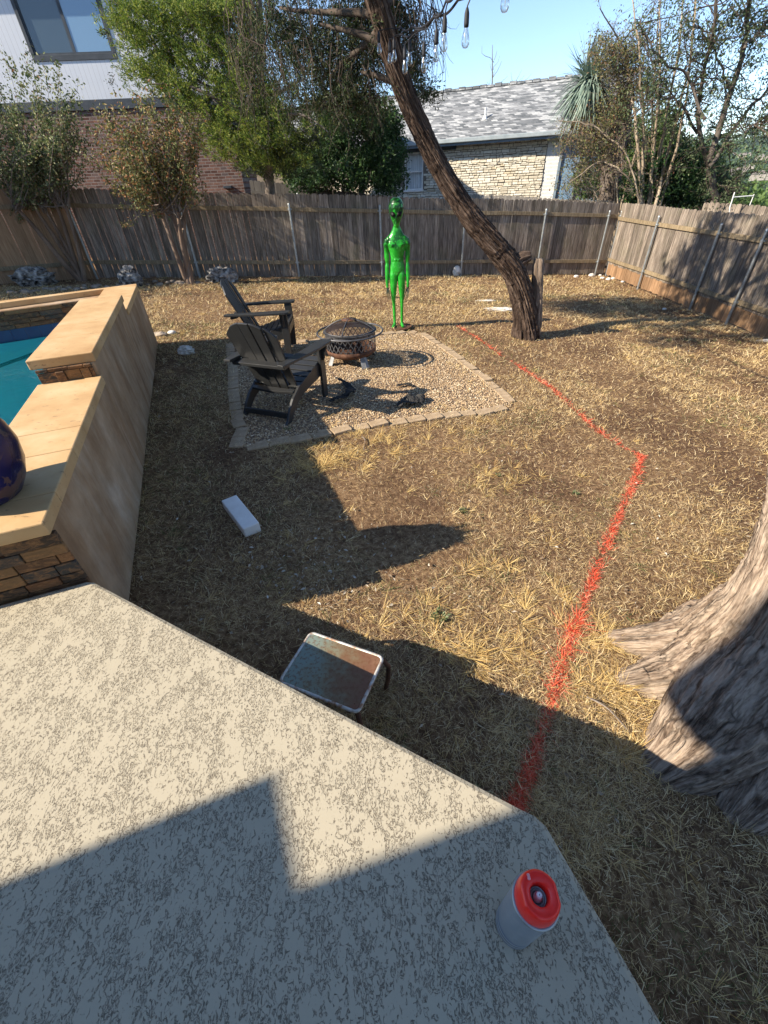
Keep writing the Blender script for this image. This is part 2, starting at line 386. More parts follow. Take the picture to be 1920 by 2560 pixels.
# --- houses
def brickmat(name, cols, mortar, bw, rh, msz=.012, az=0.0, rough=.9, bd=.01, freq=2):
    N = NM(name, rough, 0, .2)
    sp2 = N.t.nodes.new('ShaderNodeSeparateXYZ'); N.L(N.coord((1, 1, 1), (0, 0, az)), sp2.inputs[0])
    cb = N.t.nodes.new('ShaderNodeCombineXYZ'); N.L(sp2.outputs[0], cb.inputs[0]); N.L(sp2.outputs[2], cb.inputs[1])
    ds = N.t.nodes.new('ShaderNodeVectorMath'); ds.operation = 'ADD'
    nz = N.t.nodes.new('ShaderNodeTexNoise'); nz.inputs['Scale'].default_value = 3; N.L(cb.outputs[0], nz.inputs['Vector'])
    sc = N.t.nodes.new('ShaderNodeVectorMath'); sc.operation = 'SCALE'; sc.inputs['Scale'].default_value = msz * 1.5; N.L(nz.outputs['Color'], sc.inputs[0])
    N.L(cb.outputs[0], ds.inputs[0]); N.L(sc.outputs[0], ds.inputs[1])
    br = N.t.nodes.new('ShaderNodeTexBrick'); N.L(ds.outputs[0], br.inputs['Vector'])
    br.inputs['Scale'].default_value = 1; br.inputs['Brick Width'].default_value = bw; br.inputs['Row Height'].default_value = rh
    br.inputs['Mortar Size'].default_value = msz; br.inputs['Mortar Smooth'].default_value = .3
    br.inputs['Color1'].default_value = (0, 0, 0, 1); br.inputs['Color2'].default_value = (1, 1, 1, 1); br.inputs['Mortar'].default_value = (.5, .5, .5, 1)
    br.offset_frequency = freq
    c = N.ramp(br.outputs['Color'], cols)
    c = N.mix(br.outputs['Fac'], c, mortar); c = N.mix(.35, c, N.ramp(N.noise(9, 6), [(.3, .25), (.7, 1.0)]), 'MULTIPLY')
    N.bump(N.math('ADD', N.math('SUBTRACT', 1.0, br.outputs['Fac']), N.math('MULTIPLY', N.noise(20, 5), .3)), .8, bd)
    return N.col(c)
M_brick = brickmat('red_brown_brick', [(0, (.10, .05, .04)), (.35, (.17, .088, .068)), (.7, (.24, .135, .105)), (1, (.13, .10, .095))], (.26, .22, .20), .21, .075, .010, R(-4))
M_roof = brickmat('grey_shingles', [(0, (.10, .11, .12)), (.4, (.20, .21, .22)), (.7, (.31, .32, .33)), (1, (.47, .48, .48))], (.2, .21, .22), .17, .046, .002, R(-22), bd=.004)
M_siding = NM('white_siding', .6, 0, .3)
N = M_siding
wv = N.t.nodes.new('ShaderNodeTexWave'); wv.wave_type = 'BANDS'; wv.bands_direction = 'X'; wv.wave_profile = 'SAW'; N.L(N.coord((1, 1, 1), (0, 0, R(-4))), wv.inputs[0]); wv.inputs['Scale'].default_value = 2.5
gr = N.ramp(wv.outputs[1], [(.0, 1.0), (.06, 0.0), (.94, 0.0), (1, 1.0)])
N.bump(gr, -.8, .012); M_siding = N.col(N.mix(N.math('MULTIPLY', gr, .5), N.mix(N.noise(1.5, 5), (.54, .57, .62), (.62, .65, .69)), (.2, .2, .2)))
M_trim = simple('dark_trim_paint', [(.3, (.035, .045, .055)), (.7, (.06, .07, .085))], 6, .6)
M_glass = NM('window_glass', .05, 0, .8).col((.05, .075, .10))
M_glass2 = NM('window_glass_reflection_tint', .03, .0, 1.0).col((.16, .27, .40))  # blue of the reflection is put into the base colour
M_white = simple('white_paint', [(.3, (.62, .62, .60)), (.7, (.75, .75, .73))], 5, .6)
M_curtain = simple('white_curtain', [(.35, (.42, .45, .47)), (.6, (.75, .78, .78))], 9, .8, stretch=(3, 3, .08), bump=0)
M_bluegrey = simple('blue_grey_trim', [(.3, (.13, .18, .23)), (.7, (.19, .25, .31))], 6, .6)
# --- small stuff
N = NM('black_poly_lumber', .42, 0, .45)
N.bump(N.noise(40, 5, N.coord((1, 1, 1))), .12, .002)
M_chair = N.col(N.mix(N.noise(6, 6), (.016, .017, .018), (.034, .035, .036)))
M_iron = simple('dark_iron', [(.3, (.06, .062, .066)), (.7, (.14, .14, .15))], 14, .5, .5, bump=.15)
M_rust = simple('rusty_iron', [(.3, (.04, .024, .018)), (.5, (.10, .047, .028)), (.7, (.17, .09, .055))], 12, .8, .2, bump=.3)
M_paver = simple('tan_paver', [(.3, (.30, .215, .13)), (.7, (.47, .355, .235))], 16, .95, isl=.3, bump=.5, bd=.004)
M_gravel = NM('pea_gravel', .8, 0, .3)
N = M_gravel; M_gravel = N.col(N.mix(N.ramp(N.noise(1.6, 3), [(.45, 0.0), (.7, .35)]), N.ramp(N.island(), [(0, (.14, .09, .05)), (.25, (.36, .25, .145)), (.5, (.50, .37, .22)), (.7, (.36, .245, .14)), (.88, (.62, .50, .33)), (1, (.76, .66, .49))]), (.34, .21, .10)))
M_lime = simple('limestone', [(.3, (.50, .48, .44)), (.7, (.74, .72, .68))], 9, .95, bump=.6, bd=.01)
M_karst = simple('pitted_grey_limestone', [(.36, (.03, .028, .026)), (.46, (.16, .15, .14)), (.6, (.34, .33, .31)), (.75, (.52, .51, .48))], 9, .95, bump=.9, bd=.02, detail=8)
M_tan = simple('tan_field_stone', [(.3, (.26, .20, .15)), (.7, (.50, .42, .33))], 7, .95, bump=.6, bd=.01)
M_bedst = simple('shade_toned_bed_stone', [(.3, (.10, .08, .065)), (.7, (.34, .28, .22))], 7, .95, bump=.6, bd=.01)  # darker tan stone, the bed's shade put into its colour
M_black_cloth = simple('black_weed_fabric', [(.3, (.012, .012, .013)), (.7, (.05, .048, .045))], 22, .9, bump=.5)

# ================================================================== SETTING
AZA = -19.72
ua = np.array([math.sin(R(AZA)), math.cos(R(AZA)), 0]); ub = np.array([math.cos(R(AZA)), -math.sin(R(AZA)), 0])
PO = np.array([-1.34, 1.303, 0])
def PP(u, v, z=0.0): return PO + ua * u - ub * v + np.array([0, 0, z])
def pool_uv(x, y):
    dx = x - PO[0]; dy = y - PO[1]; return dx * ua[0] + dy * ua[1], -(dx * ub[0] + dy * ub[1])

xs = np.concatenate([-np.geomspace(3500, 13, 26), np.linspace(-12, 12, 241), np.geomspace(13, 3500, 40)])
ys = np.concatenate([-np.geomspace(3500, 6, 22), np.linspace(-5, 18, 231), np.geomspace(19, 3500, 44)])
X, Y = np.meshgrid(xs, ys, indexing='ij'); Z = TH(X, Y)
uu, vv = pool_uv(X, Y)
Z = np.where((uu > .12) & (vv > .12) & (uu - 0.35 * vv < 5.4) & (vv < 7), -1.3, Z)
def inpoly(x, y, poly):
    ins = np.zeros(np.shape(x), bool); n = len(poly)
    for i in range(n):
        x1, y1 = poly[i][:2]; x2, y2 = poly[(i + 1) % n][:2]
        c = ((y1 > y) != (y2 > y)) & (x < (x2 - x1) * (y - y1) / (y2 - y1 + 1e-12) + x1); ins ^= c
    return ins
nx, ny = len(xs), len(ys)
I, J = np.meshgrid(np.arange(nx - 1), np.arange(ny - 1), indexing='ij'); i0 = (I * ny + J).ravel()
mb = MB(); mb.add(np.stack([X.ravel(), Y.ravel(), Z.ravel()], 1), np.stack([i0, i0 + ny, i0 + ny + 1, i0 + 1], 1))
struct('ground', mb, M_ground, smooth=True)

# hills across the valley
N = NM('wooded_hillside', 1, 0, 0)
hf = N.noise(.035, 10, None, .7); M_hill = N.col(N.ramp(hf, [(.35, (.02, .035, .015)), (.5, (.05, .08, .03)), (.7, (.11, .15, .06))]))
def HZ(r, a):
    base = -34 + 66 * sstep(260, 1300, r)
    return base + 16 * (fbm(P3(r * .004, a * 6.0), 4) - .5) * sstep(200, 900, r) * 2
ra = np.geomspace(230, 1650, 60); aa = np.radians(np.linspace(-60, 120, 150))
RR, AA = np.meshgrid(ra, aa, indexing='ij'); HH = HZ(RR, AA) - 70 * sstep(1400, 1650, RR)
mb = MB(); I, J = np.meshgrid(np.arange(59), np.arange(149), indexing='ij'); i0 = (I * 150 + J).ravel()
mb.add(np.stack([(RR * np.sin(AA)).ravel(), (RR * np.cos(AA)).ravel(), HH.ravel()], 1), np.stack([i0, i0 + 1, i0 + 151, i0 + 150], 1))
struct('hills', mb, M_hill, smooth=True)

# patio slab
dk = [np.array(PP(0.02, .0))[:2], G(235, 1453, .65)[:2], G(1300, 2017, .65)[:2], G(1340, 2036, .65)[:2], G(1368, 2062, .65)[:2], G(1390, 2100, .65)[:2], G(1660, 2560, .65)[:2]]
e1, e2 = dk[-2], dk[-1]; dd = (e2 - e1) / np.linalg.norm(e2 - e1)
poly = dk + [e2 + dd * 3.2, np.array([-6.5, -4.0]), PP(.02, 4.5)[:2]]
mb = MB().prism([list(p) for p in poly][::-1], -.25, .65)
o = struct('patio', mb, M_patio, bevel=.018, seg=3) if False else struct('patio', mb, M_patio, bevel=.016)

# ------------------------------------------------------------------ pool with raised wall
pool = thing('swimming_pool', 'raised swimming pool with tan travertine coping and a streaked tan outer wall', 'pool', PP(0, 0, 0))
FA = AZA + 0.0
fo, fi = np.array([-3.253, 6.603, 0]), np.array([-4.630, 5.861, 0])      # far coping runs at an angle
ufd = (fi - fo) / np.linalg.norm(fi - fo); ufn = np.array([ufd[1], -ufd[0], 0]); ufn = ufn if ufn[1] < 0 else -ufn
def cop(mb, a, b, wdir, wd, z1, th=.062, joints=()):
    """coping slabs from a to b, width along wdir, split at joints (fractions) by 4 mm gaps"""
    a = np.array(a, float)[:2]; b = np.array(b, float)[:2]; wv_ = np.array(wdir)[:2] * wd
    st = [0] + list(joints) + [1]; L = np.linalg.norm(b - a)
    for s0, s1 in zip(st[:-1], st[1:]):
        g0 = .002 / L if s0 else 0; g1 = .002 / L if s1 < 1 else 0
        p = a + (b - a) * (s0 + g0); q = a + (b - a) * (s1 - g1)
        poly = [p, q, q + wv_, p + wv_]
        ar = sum(poly[i][0] * poly[(i + 1) % 4][1] - poly[(i + 1) % 4][0] * poly[i][1] for i in range(4))
        if ar < 0: poly = poly[::-1]
        mb.prism(poly, z1 - th, z1)
zl, zu, zf = 1.0, 1.158, 1.02
# lower coping, upper coping, far stretch, angled far coping, near-side coping
for nm, pa, pb, z1, jt in (('coping', PP(.003, 0), PP(1.80, 0), zl, (.13, .36, .52)), ('coping', PP(1.80, -.004), PP(3.95, -.004), zu, (.26, .45)),
                           ('coping', PP(3.955, 0), PP(5.46, 0), zf, (.5,))):
    mb = MB(); cop(mb, pa, pb, -ub, .40, z1, joints=jt); part(nm, mb, M_trav, pool, bevel=.006)
mb = MB(); cop(mb, PP(.003, .403), PP(.003, 4.4), ua, .42, zl, joints=(.25, .5, .75)); part('coping', mb, M_trav, pool, bevel=.006)
mb = MB(); corner = PP(5.463, 0)
cpl = [corner[:2], PP(5.463, .40)[:2], (fo + ufd * 5.2 + ufn * .37)[:2], (fo + ufd * 5.2)[:2], fo[:2]]
ar = sum(cpl[i][0] * cpl[(i + 1) % 5][1] - cpl[(i + 1) % 5][0] * cpl[i][1] for i in range(5))
mb.prism(cpl if ar > 0 else cpl[::-1], zf - .062, zf); part('coping', mb, M_trav, pool, bevel=.006)
# outer wall (one streaked render face; grid so it can bulge slightly)
def wallprism(poly, z0, z1):
    ar = sum(poly[i][0] * poly[(i + 1) % len(poly)][1] - poly[(i + 1) % len(poly)][0] * poly[i][1] for i in range(len(poly)))
    return (poly if ar > 0 else poly[::-1]), z0, z1
mb = MB()
mb.prism(*wallprism([PP(.06, .012)[:2], PP(1.80, .012)[:2], PP(1.80, .33)[:2], PP(.06, .33)[:2]], -.4, zl - .063))
mb.prism(*wallprism([PP(1.802, .012)[:2], PP(3.95, .012)[:2], PP(3.95, .33)[:2], PP(1.802, .33)[:2]], -.4, zu - .063))
mb.prism(*wallprism([PP(3.952, .012)[:2], PP(5.6, .012)[:2], PP(5.5, .33)[:2], PP(3.952, .33)[:2]], -.4, zf - .063))
mb.prism(*wallprism([(fo + ufn * .02)[:2], (fo + ufd * 5.1 + ufn * .02)[:2], (fo + ufd * 5.1 + ufn * .30)[:2], (fo + ufd * .2 + ufn * .30)[:2]], -.4, zf - .064))
mb.prism(*wallprism([PP(.06, .33)[:2], PP(.36, .33)[:2], PP(.36, 4.3)[:2], PP(.06, 4.3)[:2]], -.4, zl - .064))
part('wall', mb, M_render, pool, bevel=.012)
# slate veneer pieces
def slate(a, b, nrm, z0, z1, seed, rh=(.045, .075), ll=(.10, .30), th=(.012, .03), parent=pool):
    rg = np.random.default_rng(seed); a = np.array(a, float); b = np.array(b, float); L = np.linalg.norm((b - a)[:2]); d = (b - a) / L; nrm = np.array(nrm, float)
    mb = MB(); z = z0
    while z < z1 - .012:
        h = min(rg.uniform(*rh), z1 - z); s = -rg.uniform(0, .1)
        while s < L:
            l = rg.uniform(*ll); s0 = max(s, 0); s1 = min(s + l, L)
            if s1 - s0 > .02:
                t = rg.uniform(*th); c = a + d * (s0 + s1) / 2 + nrm * t / 2; c[2] = z + h / 2
                mb.box(c, (s1 - s0 - .004, t, h - .004), np.stack([d, nrm, [0, 0, 1]], 1))
            s += l
        z += h
    return mb
vp_ = slate(PP(.062, .0), PP(.062, 4.3), -ua, .60, zl - .066, 3); part('slate_veneer', vp_, M_slate, pool, bevel=.003)
part('slate_veneer', slate(PP(1.80, .03), PP(1.80, .37), -ua, zl + .001, zu - .064, 5, ll=(.05, .16)), M_slate, pool, bevel=.003)
part('slate_veneer', slate(fo + ufd * .15 + ufn * .30, fo + ufd * 5.1 + ufn * .30, ufn, .745, zf - .066, 8, rh=(.04, .07)), M_slate, pool, bevel=.003)
part('slate_veneer', slate(PP(.40, .335), PP(3.95, .335), -ub, .745, zl - .066, 9), M_slate, pool, bevel=.003)
mt = MB(); nt_ = 34
for i in range(nt_):
    p = fo + ufd * (.15 + i * .15) + ufn * .305; mt.box(p + np.array([0, 0, .675]), (.147, .012, .137), np.stack([ufd, ufn, [0, 0, 1]], 1))
part('waterline_tile', mt, M_tile, pool)
mb = MB(); mb.prism(*wallprism([PP(.2, .2)[:2], PP(5.3, .2)[:2], PP(5.3, .5)[:2], (fo + ufd * 5.2)[:2], PP(.2, 5.2)[:2]], -1.25, -.35)); part('pool_floor', mb, M_plaster, pool)
mb = MB()
mb.prism(*wallprism([PP(.361, .331)[:2], PP(5.2, .331)[:2], PP(5.2, .35)[:2], PP(.361, .35)[:2]], -.9, .61))
mb.prism(*wallprism([(fo + ufd * .2 + ufn * .301)[:2], (fo + ufd * 5.1 + ufn * .301)[:2], (fo + ufd * 5.1 + ufn * .32)[:2], (fo + ufd * .2 + ufn * .32)[:2]], -.9, .606))
part('pool_side', mb, M_plaster, pool)
wp = [PP(.2, .345)[:2], PP(5.45, .345)[:2], (fo + ufd * .3 + ufn * .31)[:2], (fo + ufd * 5.0 + ufn * .31)[:2], PP(.2, 4.3)[:2]]
mb = MB(); n = len(wp); mb.b.append((np.array([[p[0], p[1], .625] for p in wp]), [list(range(n))])); mb.n = n
assert sum(wp[i][0] * wp[(i + 1) % n][1] - wp[(i + 1) % n][0] * wp[i][1] for i in range(n)) > 0
struct('pool_water', mb, M_water)
mb = MB()
def rope(a, b, sag=0.0, k=14): return [np.array(a) * (1 - t) + np.array(b) * t + np.array([0, 0, -sag * 4 * t * (1 - t)]) for t in np.linspace(0, 1, k)]
ra_, rb_ = G(-60, 1078, .63), G(150, 1038, .63)
mb.tube(rope(ra_, rb_), .0028, 6)
for t in (.25, .42, .58, .75): p = ra_ * (1 - t) + rb_ * t; mb.lathe([(.001, -.012), (.009, -.006), (.009, .006), (.001, .012)], 10, p)
solo('pool_rope', mb, M_iron, 'thin dark float rope lying across the turquoise pool water', 'rope', ra_)

# ------------------------------------------------------------------ own house whose eaves shade the patio (behind the camera)
N0 = 3.4; Lx = (N0 - .65) / math.tan(R(SUN_EL)); sh = np.array([math.sin(R(SUN_AZ)), math.cos(R(SUN_AZ))]) * Lx
p1, p2, p3, p4 = [G(*q, .65)[:2] - sh for q in ((0, 2210), (691, 1930), (752, 2213), (1285, 2020))]
q1 = p2 + (p1 - p2) / np.linalg.norm(p1 - p2) * 7; q4 = p3 + (p4 - p3) / np.linalg.norm(p4 - p3) * 2.4
hm = thing('patio_house', 'house behind the patio whose stepped eave throws the shadow over the concrete', 'house', (q4[0], q4[1] - 1, .65))
mb = MB(); mb.prism(*wallprism([q1, p2, p3, q4, q4 + np.array([1.0, -8.]), q1 + np.array([0, -8.])], N0 - .18, N0)); part('eave', mb, M_white, hm)
ue = lambda x, dy=0.0: np.array([x, (.309 * x + .55) / .951 + dy])
mb = MB(); mb.prism(*wallprism([ue(-6.42), ue(-2.6), ue(-2.6, -5.5), ue(-6.42) + np.array([1.6, -5.0])], 5.32, 5.5)); part('added_shade_slab', mb, M_white, hm)  # unseen upper slab, added and shaped to shade the old trunk
mb = MB(); mb.prism(*wallprism([ue(-5.9, -.9), ue(-2.9, -.9), ue(-2.9, -5.0), ue(-5.0, -4.9)], N0 + .005, 5.315)); part('shade_slab_wall', mb, M_render, hm)  # added wall under the shading slab, out of view
mb = MB(); mb.prism(*wallprism([q1 + np.array([.3, -.8]), p3 + np.array([0, -.8]), q4 + np.array([-.6, -.8]), q4 + np.array([.3, -7.5]), q1 + np.array([.3, -7.5])], .64, N0 - .185)); part('wall', mb, M_render, hm)

# ------------------------------------------------------------------ fences
def fence(name, label, A, B, posts, mats, top=1.83, group=None, rails=True, side=-1, base=None, pk=.14, kick=None, railz=(.36, 1.52), seed=1, gap=.006, poststyle='pipe', lowgap=False):
    rg = np.random.default_rng(seed); A = np.array(A, float); B = np.array(B, float); L = np.linalg.norm((B - A)[:2]); d = np.append((B - A)[:2] / L, 0)
    nrm = np.array([d[1], -d[0], 0]) * (1 if side > 0 else -1)        # towards the viewer's side
    if nrm @ (CAM - A) < 0: nrm = -nrm
    root = thing(name, label, 'fence', A, 0, group)
    zg = lambda s: A[2] + (B[2] - A[2]) * s / L
    mb = MB(); mk = MB(); s = 0
    while s < L:
        wd = pk * rg.uniform(.93, 1.05) - gap; wd = min(wd, L - s + .02); z0 = zg(s) + rg.uniform(.0, .03); z1 = zg(s) + top + rg.normal(0, .006) + .012 * math.sin(s * 1.3)
        if wd > .03:
            c = .028; t = .016; off = -.022 + rg.uniform(-.003, .003); tilt = rg.normal(0, .004)
            lo = kick if kick else 0
            ol = [(0, z0 + lo), (wd, z0 + lo), (wd + tilt, z1 - c), (wd * .82 + tilt, z1 - .006), (wd * .5 + tilt, z1), (wd * .18 + tilt, z1 - .006), (tilt, z1 - c)]
            o_ = A + d * s + nrm * off; o_[2] = 0
            mb.plank(ol, o_, d, (0, 0, 1), nrm, t)
            if kick: mk.plank([(0, z0), (wd, z0), (wd, z0 + lo - .004), (0, z0 + lo - .004)], o_, d, (0, 0, 1), nrm, t)
        s += wd + gap * rg.uniform(.4, 1.8)
    part('pickets', mb, mats[0], root)
    if kick: part('base_boards', mk, M_kick, root)
    if rails:
        for rz_ in railz:
            st = [0.0] + [p for p in posts if 0.2 < p < L - .2] + [L]
            mr = MB()
            for a0, a1 in zip(st[:-1], st[1:]):
                a = A + d * (a0 + .004) + nrm * .008; b = A + d * (a1 - .004) + nrm * .008; a[2] = zg(a0) + rz_; b[2] = zg(a1) + rz_ + rg.normal(0, .006)
                mr.beam(a, b, .038, .085)
            part('rail', mr, mats[1], root, bevel=.003)
    for ps in posts:
        p = A + d * ps + nrm * .056; z0 = zg(ps)
        mp = MB(); mp.tube([p + [0, 0, z0 - .1 - p[2]], p + [0, 0, z0 + 1.62 - p[2]]], .027, 12)
        mp.lathe([(.029, 1.60), (.030, 1.63), (.018, 1.65), (.001, 1.655)], 12, (p[0], p[1], z0))
        po = part('post', mp, M_galv, root, smooth=True)
        for rz_ in railz:
            mbk = MB(); c = p - nrm * .024; c[2] = z0 + rz_; mbk.box(c, (.11, .02, .035), np.stack([d, nrm, [0, 0, 1]], 1)); mbk.lathe([(.032, -.02), (.034, 0), (.032, .02)], 12, (p[0], p[1], z0 + rz_))
            bo = part('bracket', mbk, M_galv, po, local=False)
    return root, d
def ga(x, y): return np.array([x, y, float(TH(x, y))])
FL, FC, FR = ga(-7.0, 12.42), ga(7.33, 14.82), ga(7.33, 2.0)
FL[2] = .32; FC[2] = -.62; FR[2] = -.64
FM = np.array([-1.95, 13.10, 0.0]); FM2 = np.array([3.6, 14.12, -.36])
def onl(A, B, pts):
    A = np.array(A); B = np.array(B); d = (B - A)[:2]; L = np.linalg.norm(d); d = d / L
    return [float((np.array(p)[:2] - A[:2]) @ d) for p in pts]
def fencepx(A, B, x, y):      # distance along A-B where the pixel's ray meets the fence plane
    A = np.array(A); B = np.array(B); d = (B - A)[:2]; n = np.array([-d[1], d[0]]); r = ray(x, y); p = CAM + r * ((n @ (A - CAM)[:2]) / (n @ r[:2]))
    return onl(A, B, [p])[0]
fence('back_fence', 'weathered grey-brown picket fence across the back in shade behind the two small trees', FL, FM, [fencepx(FL, FM, 165, 500), fencepx(FL, FM, 478, 610), fencepx(FL, FM, 735, 600)], (M_fence, M_rail), seed=2, gap=.011, group='weathered picket fences of the yard')
fence('back_fence', 'weathered picket fence stretch at the back behind the green alien figure', FM, FM2, [fencepx(FM, FM2, 951, 590), fencepx(FM, FM2, 1155, 620)], (M_fence, M_rail), seed=3, group='weathered picket fences of the yard')
fence('back_fence', 'weathered picket fence stretch at the back between the leaning tree and the right corner', FM2, FC, [fencepx(FM2, FC, 1353, 590), fencepx(FM2, FC, 1505, 600), fencepx(FM2, FC, 1534, 600)], (M_fence, M_rail), seed=4, group='weathered picket fences of the yard')
fence('side_fence', 'weathered picket fence down the right side with an orange-brown base board row', FC + [0.02, 0, 0], FR, [fencepx(FC, FR, 1622, 640), fencepx(FC, FR, 1768, 670), fencepx(FC, FR, 1895, 640), 9.6], (M_fence, M_rail), seed=5, kick=.30, railz=(.42, 1.46), group='weathered picket fences of the yard')
fence('side_fence', 'newer light brown picket fence at the far left behind the pool', np.array([-10.6, 10.6, .42]), FL + [-.02, .0, .0], [], (M_fence_n, M_rail), top=1.86, seed=6, gap=.003)
a = AY(622, 450, 17.2); b = AY(960, 489, 15.6)
fence('neighbour_fence', 'dark stained neighbour fence seen above the back fence beside the brick house', a - [0, 0, 1.83], b - [0, 0, 1.83], [1.7, 3.4], (M_fence_d, M_fence_d), seed=7)
a = AY(1150, 485, 17.0); b = AY(1560, 503, 16.4)
fence('neighbour_fence', 'pale grey neighbour fence tops in front of the stone house wall', a - [0, 0, 1.83], b - [0, 0, 1.83], [], (M_fence_g, M_fence_g), seed=8, rails=False)
a = AY(1760, 505, 14.0); b = AY(2080, 528, 11.5)
fence('neighbour_fence', 'brown neighbour fence beyond the right side fence', a - [0, 0, 1.83], b - [0, 0, 1.83], [], (M_fence, M_rail), seed=9)

# ------------------------------------------------------------------ brick and siding house
SAZ = 86.07; so = AY(605, 440, 17.5); sd_ = np.array([math.sin(R(SAZ)), math.cos(R(SAZ)), 0]); sn = np.array([sd_[1], -sd_[0], 0])   # sn towards the yard
def SP(s, z, off=0.0): return np.array([so[0], so[1], 0]) + sd_ * s + sn * off + np.array([0, 0, z])
def spx(x, y): p = HP(x, y, so, SAZ); return (p - so)[:2] @ sd_[:2], p[2]
bh = thing('brick_house', 'two-storey neighbour house with white grooved siding over red-brown brick', 'house', SP(0, .3))
def slab(mb, s0, s1, z0, z1, o0, o1):
    return mb.box((SP(s0, z0, o0) + SP(s1, z1, o1)) / 2, (abs(s1 - s0), abs(o1 - o0), abs(z1 - z0)), np.stack([sd_, sn, [0, 0, 1]], 1))
zt = spx(250, 262)[1]
wb = slab(MB(), -13, 0, -.3, zt - .12, -3.5, 0); part('brick_wall', wb, M_brick, bh)
mb = slab(MB(), -13, .02, zt - .11, zt + .11, -3.5, .05); part('band_board', mb, M_trim, bh, bevel=.01)
w0, w1, wz = spx(87, 156)[0], spx(297, 149)[0], spx(190, 152)[1]
sid = MB(); z2 = zt + 2.75
slab(sid, -13, w0, zt + .11, z2, -.25, .03); slab(sid, w1, .02, zt + .11, z2, -.25, .03); slab(sid, w0, w1, zt + .11, wz, -.25, .03); slab(sid, w0, w1, wz + 1.6, z2, -.25, .03)
slab(sid, -13, .02, zt + .11, z2, -3.4, -.3)
part('siding_wall', sid, M_siding, bh)
fr = MB(); t = .09
slab(fr, w0, w1, wz, wz + t + .03, -.05, .055); slab(fr, w0, w1, wz + 1.6 - t, wz + 1.6, -.05, .055); slab(fr, w0, w0 + t, wz + t + .03, wz + 1.6 - t, -.05, .055); slab(fr, w1 - t, w1, wz + t + .03, wz + 1.6 - t, -.05, .055)
wf = part('window', fr, M_trim, bh, bevel=.006); wm = (w0 + w1) / 2 + .02
s2 = MB(); i0_, i1_, zz0, zz1 = w0 + t, w1 - t, wz + t + .03, wz + 1.6 - t
for a0, a1 in ((i0_, wm), (wm, i1_)):
    slab(s2, a0, a1, zz0, zz0 + .04, -.03, .02); slab(s2, a0, a0 + .04, zz0 + .04, zz1, -.03, .02); slab(s2, a1 - .04, a1, zz0 + .04, zz1, -.03, .02)
part('sash', s2, M_trim, wf)
part('pane', slab(MB(), i0_ + .04, wm - .04, zz0 + .04, zz1, -.012, -.006), M_glass, wf); part('pane', slab(MB(), wm + .04, i1_ - .04, zz0 + .04, zz1, .0, .006), M_glass2, wf)
rf = slab(MB(), -13.6, .5, z2, z2 + .25, -3.9, .4); part('roof', rf, M_roof, bh)
lm = MB(); a, b = spx(572, 468); slab(lm, a - .14, a + .12, b - .03, b + .04, .0, .2); part('wall_lamp', lm, M_trim, bh, bevel=.01)

# ------------------------------------------------------------------ white stone house
WAZ = 112.15; wo = AY(1373, 336, 21); wd_ = np.array([math.sin(R(WAZ)), math.cos(R(WAZ)), 0]); wn = np.array([wd_[1], -wd_[0], 0]);
def WP(s, z, off=0.0): return np.array([wo[0], wo[1], 0]) + wd_ * s + wn * off + np.array([0, 0, z])
def wpx(x, y): p = HP(x, y, wo, WAZ); return (p - wo)[:2] @ wd_[:2], p[2]
def wslab(mb, s0, s1, z0, z1, o0, o1):
    return mb.box((WP(s0, z0, o0) + WP(s1, z1, o1)) / 2, (abs(s1 - s0), abs(o1 - o0), abs(z1 - z0)), np.stack([wd_, wn, [0, 0, 1]], 1))
wh = thing('stone_house', 'single-storey house with cream rough stone wall and grey shingle roof', 'house', WP(0, 0))
# individual rough stones on the wall
M_stone = NM('cream_stone', .9, 0, .15); N = M_stone
c = N.ramp(N.island(), [(0, (.52, .47, .37)), (.4, (.62, .58, .48)), (.8, (.70, .67, .58)), (1, (.58, .50, .36))]); N.bump(N.noise(14, 7), .8, .02); M_stone = N.col(N.mix(.4, c, N.ramp(N.noise(6, 7), [(.3, .55), (.6, 1.0)]), 'MULTIPLY'))
ez = 3.08; zb_ = -.6
wx0, wz1 = wpx(1011, 383); wx1 = wpx(1058, 383)[0]; wzb = wpx(1056, 474)[1]
back = MB()
wslab(back, -16, wx0, zb_, ez, -5, -.03); wslab(back, wx1, 0, zb_, ez, -5, -.03); wslab(back, wx0, wx1, zb_, wzb, -5, -.03); wslab(back, wx0, wx1, wz1, ez, -5, -.03); wslab(back, wx0 - .1, wx1 + .1, wzb - .1, wz1 + .1, -5, -.5)
part('wall', back, M_mortar, wh)
rg = np.random.default_rng(12); st = MB(); z = 0.6
while z < ez - .03:
    h = rg.choice([.05, .065, .08, .10]); h = min(h, ez - z); s = -9.0 - rg.uniform(0, .3)
    while s < 0:
        l = rg.uniform(.10, .36); s1 = min(s + l, 0)
        inw = (s1 > wx0 - .01) and (s < wx1 + .01) and (z + h > wzb) and (z < wz1)
        if s1 - s > .04 and not inw:
            tk = rg.uniform(.012, .05); zz = rg.uniform(-.008, .008)
            sh_ = rg.uniform(-.006, .006, (8, 3)); c = (WP(s, z, -.03) + WP(s1, z + h, tk)) / 2
            V = np.array([[a, b_, d_] for a in (-1, 1) for b_ in (-1, 1) for d_ in (-1, 1)], float) * np.array([(s1 - s) / 2 - .007, (tk + .03) / 2, h / 2 - .007]) + sh_
            V = V @ np.stack([wd_, wn, [0, 0, 1]], 1).T + c + [0, 0, zz]
            st.add(V, [[0, 1, 3, 2], [4, 6, 7, 5], [0, 4, 5, 1], [2, 3, 7, 6], [0, 2, 6, 4], [1, 5, 7, 3]])
        s += l
    z += h
part('stone_facing', st, M_stone, wh, bevel=.012)
win = MB(); t = .05
